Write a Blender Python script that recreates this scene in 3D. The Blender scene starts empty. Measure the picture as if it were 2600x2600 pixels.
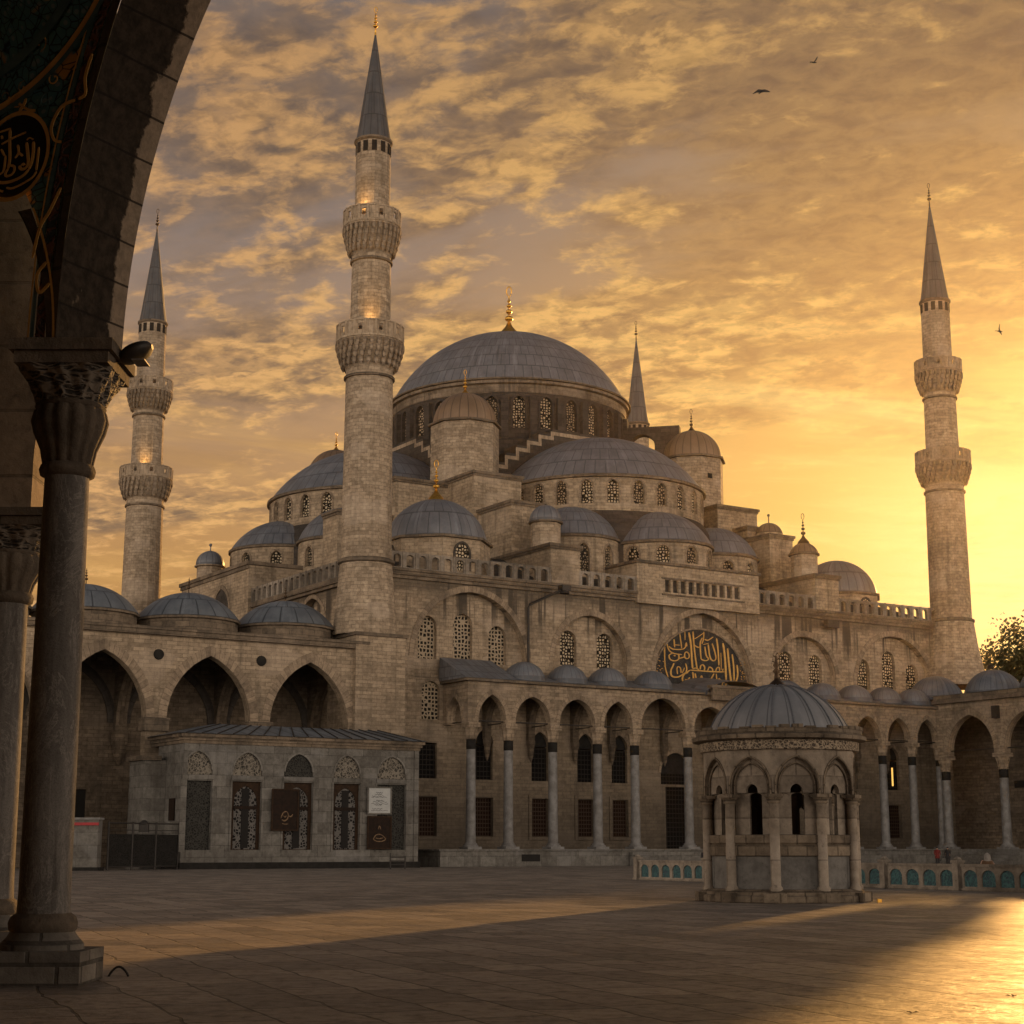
import bpy, bmesh, math, random
from mathutils import Vector, Matrix
random.seed(7)
HAZE = .00012
R_ = math.radians
sc = bpy.context.scene
C = sc.collection
PI = math.pi

# ------------------------------------------------------------------ frames
MX, MY = -12.924, 150.0                       # foot of the near minaret; the mosque frame (a along facade, b inward)
EA = (0.84298, 0.53795); EB = (-0.53795, 0.84298)
TH = math.atan2(EA[1], EA[0])
CAM_H = 1.6
def W(a, b, z=0.0): return (MX + a*EA[0] + b*EB[0], MY + a*EA[1] + b*EB[1], z)

# ------------------------------------------------------------------ materials
def mat(name):
    m = bpy.data.materials.new(name); m.use_nodes = True
    nt = m.node_tree; nt.nodes.clear()
    out = nt.nodes.new('ShaderNodeOutputMaterial'); b = nt.nodes.new('ShaderNodeBsdfPrincipled')
    nt.links.new(b.outputs[0], out.inputs[0])
    return m, nt, b
class N:
    """small node-graph helper"""
    def __init__(s, nt): s.nt = nt
    def new(s, t, **k):
        n = s.nt.nodes.new(t)
        for a, v in k.items(): setattr(n, a, v)
        return n
    def set(s, sock, v):
        if hasattr(v, 'is_output') or isinstance(v, bpy.types.NodeSocket): s.nt.links.new(v, sock)
        else: sock.default_value = v
    def math(s, op, a, b=0.0, c=0.0, clamp=False):
        n = s.new('ShaderNodeMath', operation=op); n.use_clamp = clamp
        s.set(n.inputs[0], a); s.set(n.inputs[1], b); s.set(n.inputs[2], c); return n.outputs[0]
    def mix(s, f, a, b, mode='MIX'):
        n = s.new('ShaderNodeMix', data_type='RGBA', blend_type=mode)
        s.set(n.inputs[0], f); s.set(n.inputs[6], a if not isinstance(a, tuple) else (*a, 1)); s.set(n.inputs[7], b if not isinstance(b, tuple) else (*b, 1))
        return n.outputs[2]
    def noise(s, vec, scale, detail=4, rough=.55, dist=0.0):
        n = s.new('ShaderNodeTexNoise'); s.set(n.inputs['Vector'], vec)
        n.inputs['Scale'].default_value = scale; n.inputs['Detail'].default_value = detail
        n.inputs['Roughness'].default_value = rough; n.inputs['Distortion'].default_value = dist
        return n.outputs[0]
    def ramp(s, f, lo, hi):
        n = s.new('ShaderNodeMapRange'); n.interpolation_type = 'SMOOTHSTEP'
        s.set(n.inputs[0], f); s.set(n.inputs[1], lo); s.set(n.inputs[2], hi); return n.outputs[0]
    def mapping(s, vec, scale=(1, 1, 1), loc=(0, 0, 0), rot=(0, 0, 0)):
        n = s.new('ShaderNodeMapping'); s.set(n.inputs[0], vec)
        n.inputs['Scale'].default_value = scale; n.inputs['Location'].default_value = loc; n.inputs['Rotation'].default_value = rot
        return n.outputs[0]
    def uv(s): return s.new('ShaderNodeUVMap', uv_map='UVMap').outputs[0]
    def pos(s): return s.new('ShaderNodeNewGeometry').outputs['Position']
    def sep(s, v):
        n = s.new('ShaderNodeSeparateXYZ'); s.set(n.inputs[0], v); return n.outputs
    def bump(s, h, strength, dist, bsdf):
        n = s.new('ShaderNodeBump'); n.inputs['Strength'].default_value = strength; n.inputs['Distance'].default_value = dist
        s.set(n.inputs['Height'], h); s.nt.links.new(n.outputs[0], bsdf.inputs['Normal'])

def stone(name, c1, c2, bw=.95, bh=.33, dirt_shade=(.05, .042, .034), dirt_amt=.6, streak=.5, mortar=.5, bump=.45, rough=.9, low=None, top=None):
    m, nt, b = mat(name); n = N(nt); uv = n.uv(); pos = n.pos()
    br = n.new('ShaderNodeTexBrick'); n.set(br.inputs['Vector'], uv)
    br.inputs['Color1'].default_value = (*[x*1.14 for x in c1], 1); br.inputs['Color2'].default_value = (*[x*.74 for x in c2], 1)
    br.inputs['Mortar'].default_value = (*[x*mortar for x in c2], 1)
    br.inputs['Scale'].default_value = 1; br.inputs['Brick Width'].default_value = bw; br.inputs['Row Height'].default_value = bh
    br.inputs['Mortar Size'].default_value = .03; br.inputs['Mortar Smooth'].default_value = .4
    col = br.outputs[0]
    fine = n.noise(pos, 2.3, 7, .72)
    col = n.mix(.42, col, n.mix(n.ramp(fine, .3, .7), tuple(x*.5 for x in c2), tuple(min(1, x*1.35) for x in c1)))
    # courses of slightly different stone
    cr = n.noise(n.mapping(uv, (.05, 1.0/bh*.5, 1)), 1.0, 2, .5)
    col = n.mix(n.math('MULTIPLY', n.ramp(cr, .5, .68), .35), col, tuple(x*.62 for x in c2))
    rp = n.noise(n.mapping(uv, (.16, .3, 1), (4, 9, 0)), 1.0, 3, .5)
    col = n.mix(n.math('MULTIPLY', n.ramp(rp, .56, .6), .3), col, tuple(min(1, x*1.25) for x in (c1[0], c1[1]*1.03, c1[2]*1.12)))
    big = n.noise(pos, .16, 6, .65)
    col = n.mix(n.math('MULTIPLY', n.ramp(big, .46, .68), dirt_amt), col, dirt_shade)
    st = n.noise(n.mapping(uv, (.8, .045, 1)), 1.0, 5, .65)
    sm = n.math('MULTIPLY', n.ramp(st, .5, .72), streak)
    z = n.sep(pos)[2]
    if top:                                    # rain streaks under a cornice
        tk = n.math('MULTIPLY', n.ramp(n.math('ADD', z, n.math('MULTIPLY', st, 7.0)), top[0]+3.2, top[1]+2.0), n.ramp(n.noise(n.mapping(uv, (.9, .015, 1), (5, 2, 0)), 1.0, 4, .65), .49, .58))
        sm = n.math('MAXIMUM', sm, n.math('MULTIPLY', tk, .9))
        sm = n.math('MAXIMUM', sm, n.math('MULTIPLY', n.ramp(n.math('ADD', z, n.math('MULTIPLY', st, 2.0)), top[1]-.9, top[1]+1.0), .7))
    col = n.mix(sm, col, dirt_shade)
    pit = n.noise(pos, 7.0, 4, .65)
    col = n.mix(n.math('MULTIPLY', n.ramp(pit, .56, .74), .5), col, dirt_shade)
    if low:                                    # shade toward the wall foot, painted into the stone colour
        f = n.math('SUBTRACT', 1.0, n.ramp(n.math('ADD', z, n.math('MULTIPLY', big, 8.0)), low[0], low[1]))
        col = n.mix(n.math('MULTIPLY', f, low[2]), col, dirt_shade)
    n.set(b.inputs['Base Color'], col); b.inputs['Roughness'].default_value = rough
    b.inputs['Specular IOR Level'].default_value = .2
    h = n.math('ADD', n.math('MULTIPLY', br.outputs[1], -.8), n.math('MULTIPLY', fine, 1.2))
    n.bump(h, bump, .07, b)
    return m

def lead(name, c, c2, line=.5, wu=.06, wv=.05, rough=.5, stag=True):
    m, nt, b = mat(name); n = N(nt); uv = n.uv(); pos = n.pos()
    x, y, _ = n.sep(uv)
    row = n.math('FLOOR', y)
    xs = n.math('ADD', x, n.math('MULTIPLY', row, .5)) if stag else x
    fu = n.math('PINGPONG', xs, .5); fv = n.math('PINGPONG', y, .5)
    lu = n.math('LESS_THAN', fu, wu); lv = n.math('LESS_THAN', fv, wv)
    ln = n.math('MAXIMUM', lu, lv)
    cell = n.new('ShaderNodeTexWhiteNoise', noise_dimensions='2D')
    cmb = n.new('ShaderNodeCombineXYZ'); n.set(cmb.inputs[0], n.math('FLOOR', xs)); n.set(cmb.inputs[1], row)
    n.set(cell.inputs['Vector'], cmb.outputs[0])
    nz = n.noise(pos, .55, 6, .65)
    col = n.mix(n.ramp(nz, .3, .7), c, c2)
    col = n.mix(n.math('MULTIPLY', cell.outputs[0], .3), col, tuple(v*.62 for v in c))
    nz2 = n.noise(n.mapping(pos, (1, 1, .25)), 1.6, 5, .7)
    col = n.mix(n.math('MULTIPLY', n.ramp(nz2, .55, .75), .3), col, tuple(min(1, v*1.5) for v in c2))
    col = n.mix(n.math('MULTIPLY', ln, line), col, tuple(v*.22 for v in c))
    ox = n.noise(n.mapping(uv, (1.1, .22, 1)), 1.0, 5, .7)
    col = n.mix(n.math('MULTIPLY', n.ramp(ox, .52, .72), .35), col, tuple(min(1, v*1.9) for v in c2))
    col = n.mix(n.math('MULTIPLY', n.ramp(n.noise(n.mapping(uv, (.9, .18, 1), (9, 4, 0)), 1.0, 4, .6), .58, .7), .5), col, tuple(v*.4 for v in c))
    n.set(b.inputs['Base Color'], col); b.inputs['Metallic'].default_value = .25
    n.set(b.inputs['Roughness'], n.math('ADD', rough-.1, n.math('MULTIPLY', nz, .25)))
    n.bump(n.math('ADD', n.math('MULTIPLY', ln, .8), n.math('MULTIPLY', nz2, .4)), .3, .08, b)
    return m

def lattice(name, web, hole, scale=3.0, thr=.33, rnd=.35, inv=False):
    m, nt, b = mat(name); n = N(nt); uv = n.uv()
    v = n.new('ShaderNodeTexVoronoi', feature='DISTANCE_TO_EDGE'); n.set(v.inputs['Vector'], uv)
    v.inputs['Scale'].default_value = scale; v.inputs['Randomness'].default_value = rnd
    f = n.ramp(v.outputs['Distance'], thr*.42, thr*.5)
    nz = n.noise(n.pos(), 1.2, 4)
    col = n.mix(f, n.mix(nz, tuple(x*.6 for x in web), web), hole)
    n.set(b.inputs['Base Color'], col); b.inputs['Roughness'].default_value = .7; b.inputs['Specular IOR Level'].default_value = .08
    n.bump(n.math('MULTIPLY', f, -1), .8, .08, b)
    return m

def plain(name, c, c2=None, scale=3.0, rough=.7, metal=0.0, bump=.2, spec=.4):
    m, nt, b = mat(name); n = N(nt); pos = n.pos()
    nz = n.noise(pos, scale, 6, .65)
    n.set(b.inputs['Base Color'], n.mix(n.ramp(nz, .3, .7), c, c2 or tuple(x*.6 for x in c)))
    b.inputs['Roughness'].default_value = rough; b.inputs['Metallic'].default_value = metal
    b.inputs['Specular IOR Level'].default_value = spec
    if bump: n.bump(nz, bump, .02, b)
    return m

def ornament(name, c1, c2, scale, rough=.8):
    m, nt, b = mat(name); n = N(nt); uv = n.uv()
    v = n.new('ShaderNodeTexVoronoi', feature='DISTANCE_TO_EDGE'); n.set(v.inputs['Vector'], n.mapping(uv, (1, 1, 1)))
    v.inputs['Scale'].default_value = scale
    nz = n.noise(uv, scale*.9, 3, .6, 1.5)
    f = n.math('MULTIPLY', n.ramp(v.outputs['Distance'], .03, .16), n.ramp(nz, .35, .6))
    n.set(b.inputs['Base Color'], n.mix(f, c1, c2)); b.inputs['Roughness'].default_value = rough
    n.bump(n.math('MULTIPLY', f, -1), .9, .05, b)
    return m

def grid(name, bar, hole, gx, gy, w):
    m, nt, b = mat(name); n = N(nt); x, y, _ = n.sep(n.uv())
    f = n.math('MAXIMUM', n.math('LESS_THAN', n.math('PINGPONG', n.math('MULTIPLY', x, gx), .5), w), n.math('LESS_THAN', n.math('PINGPONG', n.math('MULTIPLY', y, gy), .5), w))
    nz = n.noise(n.pos(), .7, 3)
    n.set(b.inputs['Base Color'], n.mix(f, n.mix(nz, hole, tuple(v*.4 for v in hole)), bar)); b.inputs['Roughness'].default_value = .7; b.inputs['Specular IOR Level'].default_value = .06
    n.bump(f, .6, .05, b)
    return m

M = {}
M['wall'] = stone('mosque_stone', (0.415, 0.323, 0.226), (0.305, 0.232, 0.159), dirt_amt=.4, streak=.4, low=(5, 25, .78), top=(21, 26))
M['wall_hi'] = stone('upper_stone', (0.439, 0.342, 0.238), (0.317, 0.244, 0.168), dirt_amt=.45, streak=.5)
M['minaret'] = stone('minaret_stone', (0.450, 0.356, 0.256), (0.312, 0.237, 0.163), bw=.75, bh=.33, dirt_amt=.3, streak=.3)
M['trim'] = stone('trim_stone', (0.450, 0.350, 0.250), (0.338, 0.263, 0.181), bw=.5, bh=2.5, dirt_amt=.4, streak=.3)
M['grime'] = stone('grimy_cornice_stone', (0.213, 0.163, 0.115), (0.112, 0.090, 0.069), bw=1.3, bh=.5, dirt_amt=.6, streak=.3)
M['corbel'] = stone('stalactite_stone', (0.338, 0.263, 0.188), (0.188, 0.144, 0.103), bw=.5, bh=.5, dirt_amt=.5, streak=.3)
M['drum_band'] = stone('stained_band_stone', (.27, .21, .15), (.16, .122, .088), bw=1.4, bh=.5, dirt_amt=.7, streak=.85)
M['dark'] = stone('dark_stone', (.07, .06, .052), (.045, .04, .036), bw=1.2, bh=.5, dirt_amt=.3, streak=.3)  # charcoal drums and roofs; on arcade ceilings the interior shade is in this colour
M['porch'] = stone('porch_stone', (0.350, 0.269, 0.188), (0.225, 0.173, 0.122), dirt_amt=.5, streak=.4, low=(-2, 13, .5))
M['inner'] = stone('shaded_arcade_stone', (.17, .13, .092), (.095, .073, .053), dirt_amt=.5, streak=.4)  # arcade interior shade put into a darker copy of the stone
M['vous'] = stone('voussoir_stone', (0.325, 0.250, 0.175), (0.200, 0.152, 0.110), bw=.42, bh=3.0, dirt_amt=.4, streak=.2)
M['kiosk'] = stone('kiosk_marble', (.185, .175, .158), (.115, .106, .094), bw=1.6, bh=.9, dirt_amt=.35, streak=.45, low=(-2, 7, .35))
M['marble'] = plain('grey_marble', (.22, .215, .21), (.12, .112, .105), 1.6, .6)
M['marble_dark'] = plain('dark_marble', (.026, .024, .022), (.014, .013, .012), 2.2, .75, 0, .2, .08)
M['pav'] = stone('pavilion_stone', (.37, .31, .243), (.20, .165, .13), bw=1.4, bh=1.3, dirt_shade=(.05, .04, .032), dirt_amt=.7, streak=.75, mortar=.7, bump=.5)
M['pav_dark'] = stone('pavilion_grimy_stone', (.27, .215, .155), (.12, .094, .07), bw=.6, bh=.35, dirt_shade=(.02, .016, .013), dirt_amt=.6, streak=.4, bump=.8)
M['pav_carve'] = ornament('carved_stone_frieze', (.38, .305, .22), (.06, .046, .036), 9)
M['pav_panel'] = stone('pavilion_panel_slab', (.21, .2, .185), (.14, .13, .118), bw=3, bh=3, dirt_shade=(.03, .027, .024), dirt_amt=.6, streak=.5)
M['lead'] = lead('lead_sheet', (.126, .134, .154), (.2, .21, .23))
M['lead_main'] = lead('lead_sheet_great_dome', (.132, .14, .16), (.21, .22, .242), line=.6, wu=.045, wv=.04)
M['lead_brown'] = lead('lead_sheet_rusty', (.2, .132, .082), (.27, .185, .12), line=.6, wu=.07, wv=.02)
M['lead_blue'] = lead('lead_sheet_blue', (.115, .13, .15), (.2, .22, .242), line=.75, wu=.045, wv=.03)
M['lead_pav'] = lead('lead_sheet_pale', (.21, .215, .225), (.31, .31, .318), line=.6, wu=.03, wv=.03)
M['spire'] = lead('lead_spire', (.06, .064, .072), (.1, .102, .108), line=.6, wu=.06, wv=.03)
M['lat'] = lattice('window_lattice', (.46, .37, .26), (.012, .011, .010), 2.7, .40, .4)
M['lat_pale'] = lattice('window_lattice_pale_glass', (.02, .016, .012), (.56, .46, .32), 3.1, .42, .45)
M['lat_dim'] = lattice('window_lattice_dim_glass', (.03, .025, .02), (.34, .27, .185), 3.4, .40, .5)
M['lat_kiosk'] = lattice('kiosk_lattice', (.16, .15, .14), (.012, .011, .011), 4.2, .3, .7)
M['fence_mesh'] = lattice('black_wire_mesh', (.03, .028, .026), (.010, .010, .009), 7, .3, .9)
M['orn'] = ornament('carved_tympanum', (.20, .175, .14), (.02, .018, .015), 3.6)
M['mesh_panel'] = lattice('kiosk_wire_panel', (.06, .058, .052), (.018, .017, .016), 5.5, .3, .9)
M['grille'] = grid('iron_window_grille', (.028, .024, .02), (.006, .005, .005), 2.6, 2.2, .09)
M['grille_red'] = grid('wooden_window_grid', (.05, .034, .024), (.018, .007, .004), 3.4, 2.6, .13)
M['gold'] = plain('gilded_metal', (.85, .5, .1), (.6, .3, .05), 6, .32, 1.0, .1)
M['bronze'] = plain('dark_bronze', (.12, .08, .045), (.07, .045, .03), 6, .45, .9, .1)
M['goldpaint'] = plain('gold_leaf_lettering', (.62, .36, .08), (.5, .27, .06), 3, .5, .15, .1)
M['black'] = ornament('black_inscription_ground', (.016, .016, .018), (.045, .042, .036), 2.6)
M['iron'] = plain('black_iron', (.025, .023, .022), (.04, .033, .028), 8, .55, .3, .15)
M['void'] = plain('dark_interior', (.012, .010, .009), (.008, .007, .006), 1, .9, 0, 0)
M['wood'] = plain('dark_varnished_wood', (.04, .022, .012), (.022, .013, .008), 4, .7, 0, .2, .12)
M['redwood'] = plain('red_brown_board', (.026, .015, .010), (.014, .010, .008), 4, .7, 0, .2, .1)
M['paper'] = plain('pale_notice_board', (.42, .43, .42), (.36, .37, .37), 3, .7)
M['ink'] = plain('black_ink', (.04, .04, .045), None, 5, .8)
M['red'] = plain('red_plastic_stripe', (.35, .015, .02), (.25, .01, .015), 4, .5)
M['turq'] = ornament('turquoise_tile', (.055, .14, .145), (.05, .085, .11), 6)
M['fence'] = stone('balustrade_stone', (.34, .29, .235), (.18, .152, .122), bw=3, bh=3, dirt_amt=.6, streak=.4)
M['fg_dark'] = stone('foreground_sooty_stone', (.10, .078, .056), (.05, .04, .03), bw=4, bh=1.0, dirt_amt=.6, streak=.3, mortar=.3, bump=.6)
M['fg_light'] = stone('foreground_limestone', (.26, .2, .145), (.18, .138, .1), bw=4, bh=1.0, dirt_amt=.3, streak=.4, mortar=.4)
M['fg_col'] = plain('foreground_column_granite', (.17, .158, .148), (.1, .093, .087), 6, .95, 0, .4, .05)
def granite():
    m, nt, b = mat('foreground_column_granite'); n = N(nt); pos = n.pos()
    nf = n.noise(pos, 38, 3, .7); nz = n.noise(n.mapping(pos, (1, 1, .16)), 3.2, 6, .65); vn = n.noise(n.mapping(pos, (1, 1, .45), (2, 5, 1)), 1.7, 6, .7, 1.2)
    col = n.mix(n.ramp(nz, .3, .7), (.19, .178, .165), (.095, .088, .082))
    col = n.mix(n.math('MULTIPLY', n.ramp(nf, .45, .7), .45), col, (.05, .046, .043))
    col = n.mix(n.math('MULTIPLY', n.math('SUBTRACT', 1.0, n.ramp(n.math('ABSOLUTE', n.math('SUBTRACT', vn, .5)), .0, .02)), .5), col, (.27, .25, .23))
    col = n.mix(n.math('MULTIPLY', n.ramp(n.noise(n.mapping(pos, (1, 1, .12), (8, 1, 0)), 4, 4, .6), .56, .7), .6), col, (.04, .034, .03))
    n.set(b.inputs['Base Color'], col); b.inputs['Roughness'].default_value = .85; b.inputs['Specular IOR Level'].default_value = .12
    n.bump(n.math('ADD', nf, nz), .5, .012, b)
    return m
M['fg_col'] = granite()
M['fg_cap'] = stone('foreground_capital_stone', (.13, .105, .08), (.06, .048, .038), bw=3, bh=3, dirt_amt=.6, streak=.6, bump=.8)
M['fg_carve'] = ornament('carved_leaf_relief', (.15, .125, .098), (.018, .015, .012), 7.5)
M['fg_plinth'] = stone('foreground_plinth_stone', (.19, .175, .155), (.11, .1, .088), bw=.72, bh=.24, dirt_amt=.5, streak=.4, mortar=.2)
M['leaf'] = plain('leaf_green', (.05, .055, .018), (.09, .075, .02), .6, .6, 0, 0)
M['bark'] = plain('bark', (.07, .05, .035), None, 4, .9)
M['bird'] = plain('bird_feathers', (.02, .018, .017), (.035, .03, .028), 20, .8, 0, 0)
M['cloth_black'] = plain('black_cloth', (.015, .014, .016), (.03, .028, .03), 8, .9, 0, 0)
M['cloth_red'] = plain('red_cloth', (.16, .02, .016), (.1, .012, .012), 8, .9, 0, 0)
M['cloth_white'] = plain('pale_cloth', (.26, .235, .21), None, 8, .9, 0, 0)
M['cloth_brown'] = plain('brown_cloth', (.11, .06, .03), None, 8, .9, 0, 0)
M['skin'] = plain('skin', (.42, .26, .18), None, 8, .6, 0, 0)
M['lamp_glow'] = None

def paving():
    m, nt, b = mat('stone_paving'); n = N(nt); pos = n.pos()
    v = n.mapping(pos, (1, 1, 1), (0, 0, 0), (0, 0, R_(68)))
    wob = n.noise(pos, .7, 2)
    vv = n.new('ShaderNodeVectorMath', operation='ADD'); n.set(vv.inputs[0], v)
    cw = n.new('ShaderNodeCombineXYZ'); n.set(cw.inputs[0], n.math('MULTIPLY', wob, .5)); n.set(cw.inputs[1], n.math('MULTIPLY', wob, .3)); n.set(vv.inputs[1], cw.outputs[0])
    br = n.new('ShaderNodeTexBrick'); n.set(br.inputs['Vector'], vv.outputs[0])
    br.inputs['Color1'].default_value = (.40, .335, .27, 1); br.inputs['Color2'].default_value = (.14, .122, .103, 1); br.inputs['Mortar'].default_value = (.012, .010, .009, 1)
    br.inputs['Scale'].default_value = 1; br.inputs['Brick Width'].default_value = 1.7; br.inputs['Row Height'].default_value = .85
    br.inputs['Mortar Size'].default_value = .02; br.inputs['Mortar Smooth'].default_value = .3; br.offset = .37; br.offset_frequency = 3; br.squash = .62; br.squash_frequency = 2
    nz = n.noise(pos, .35, 7, .68); nf = n.noise(pos, 4, 6, .72)
    col = n.mix(.3, br.outputs[0], n.mix(n.ramp(nz, .32, .68), (.13, .112, .094), (.32, .265, .21)))
    col = n.mix(n.math('MULTIPLY', n.ramp(nf, .48, .7), .55), col, (.085, .074, .063))
    n.set(b.inputs['Base Color'], col)
    rg = n.math('ADD', n.math('ADD', .40, n.math('MULTIPLY', n.ramp(nz, .3, .7), .18)), n.math('MULTIPLY', n.ramp(nf, .4, .7), .22))
    n.set(b.inputs['Roughness'], rg); b.inputs['Specular IOR Level'].default_value = .23
    wear = n.noise(pos, 1.3, 3, .5)
    slab = n.sep(br.outputs[0])[0]
    h = n.math('ADD', n.math('ADD', n.math('MULTIPLY', br.outputs[1], -.55), n.math('MULTIPLY', slab, 1.2)), n.math('ADD', n.math('MULTIPLY', nf, .7), n.math('MULTIPLY', wear, 1.5)))
    n.bump(h, .75, .06, b)
    return m
M['paving'] = paving()

def painted():
    m, nt, b = mat('painted_pendentive'); n = N(nt); uv = n.uv()
    nz = n.noise(uv, 2.2, 4, .6, 2.0)
    v = n.new('ShaderNodeTexVoronoi', feature='F1'); n.set(v.inputs['Vector'], n.mapping(uv, (1, 1.4, 1))); v.inputs['Scale'].default_value = 5.5
    v2 = n.new('ShaderNodeTexVoronoi', feature='DISTANCE_TO_EDGE'); n.set(v2.inputs['Vector'], n.mapping(uv, (1, 1.4, 1))); v2.inputs['Scale'].default_value = 5.5
    col = n.mix(n.ramp(nz, .35, .65), (.06, .17, .235), (.08, .2, .215))
    col = n.mix(n.math('LESS_THAN', v.outputs['Distance'], .25), col, (.17, .24, .29))
    col = n.mix(n.ramp(n.noise(uv, 1.3, 2, .5, 1), .62, .66), col, (.5, .28, .08))
    col = n.mix(n.math('SUBTRACT', 1.0, n.ramp(v2.outputs['Distance'], .02, .07)), col, (.012, .022, .03))
    n.set(b.inputs['Base Color'], col); b.inputs['Roughness'].default_value = .6
    return m
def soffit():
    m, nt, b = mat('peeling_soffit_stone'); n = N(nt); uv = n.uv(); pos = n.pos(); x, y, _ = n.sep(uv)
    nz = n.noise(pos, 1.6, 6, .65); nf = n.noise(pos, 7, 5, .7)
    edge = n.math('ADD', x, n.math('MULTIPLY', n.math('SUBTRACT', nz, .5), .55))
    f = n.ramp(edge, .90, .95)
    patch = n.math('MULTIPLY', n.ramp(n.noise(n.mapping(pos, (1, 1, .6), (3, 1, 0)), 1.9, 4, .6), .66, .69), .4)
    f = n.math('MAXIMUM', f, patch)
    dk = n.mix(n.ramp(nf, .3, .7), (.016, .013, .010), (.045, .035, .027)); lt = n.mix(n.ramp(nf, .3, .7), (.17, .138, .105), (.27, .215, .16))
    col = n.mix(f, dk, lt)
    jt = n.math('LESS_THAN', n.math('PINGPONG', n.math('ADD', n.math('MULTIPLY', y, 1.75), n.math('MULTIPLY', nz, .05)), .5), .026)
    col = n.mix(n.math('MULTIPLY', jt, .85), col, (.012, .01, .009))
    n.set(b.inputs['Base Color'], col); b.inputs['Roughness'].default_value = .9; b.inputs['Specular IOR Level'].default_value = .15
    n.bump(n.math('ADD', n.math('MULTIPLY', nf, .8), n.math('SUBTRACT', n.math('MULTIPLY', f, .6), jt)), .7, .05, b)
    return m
M['soffit'] = soffit()
M['paint'] = painted()
M['paint_red'] = ornament('painted_border_red', (.13, .06, .035), (.03, .045, .05), 5)
M['paint_blue'] = plain('painted_border_blue', (.1, .18, .2), (.06, .12, .15), 3, .6)
M['paint_gold'] = plain('painted_border_gold', (.75, .46, .14), (.55, .32, .1), 3, .5)

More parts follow.
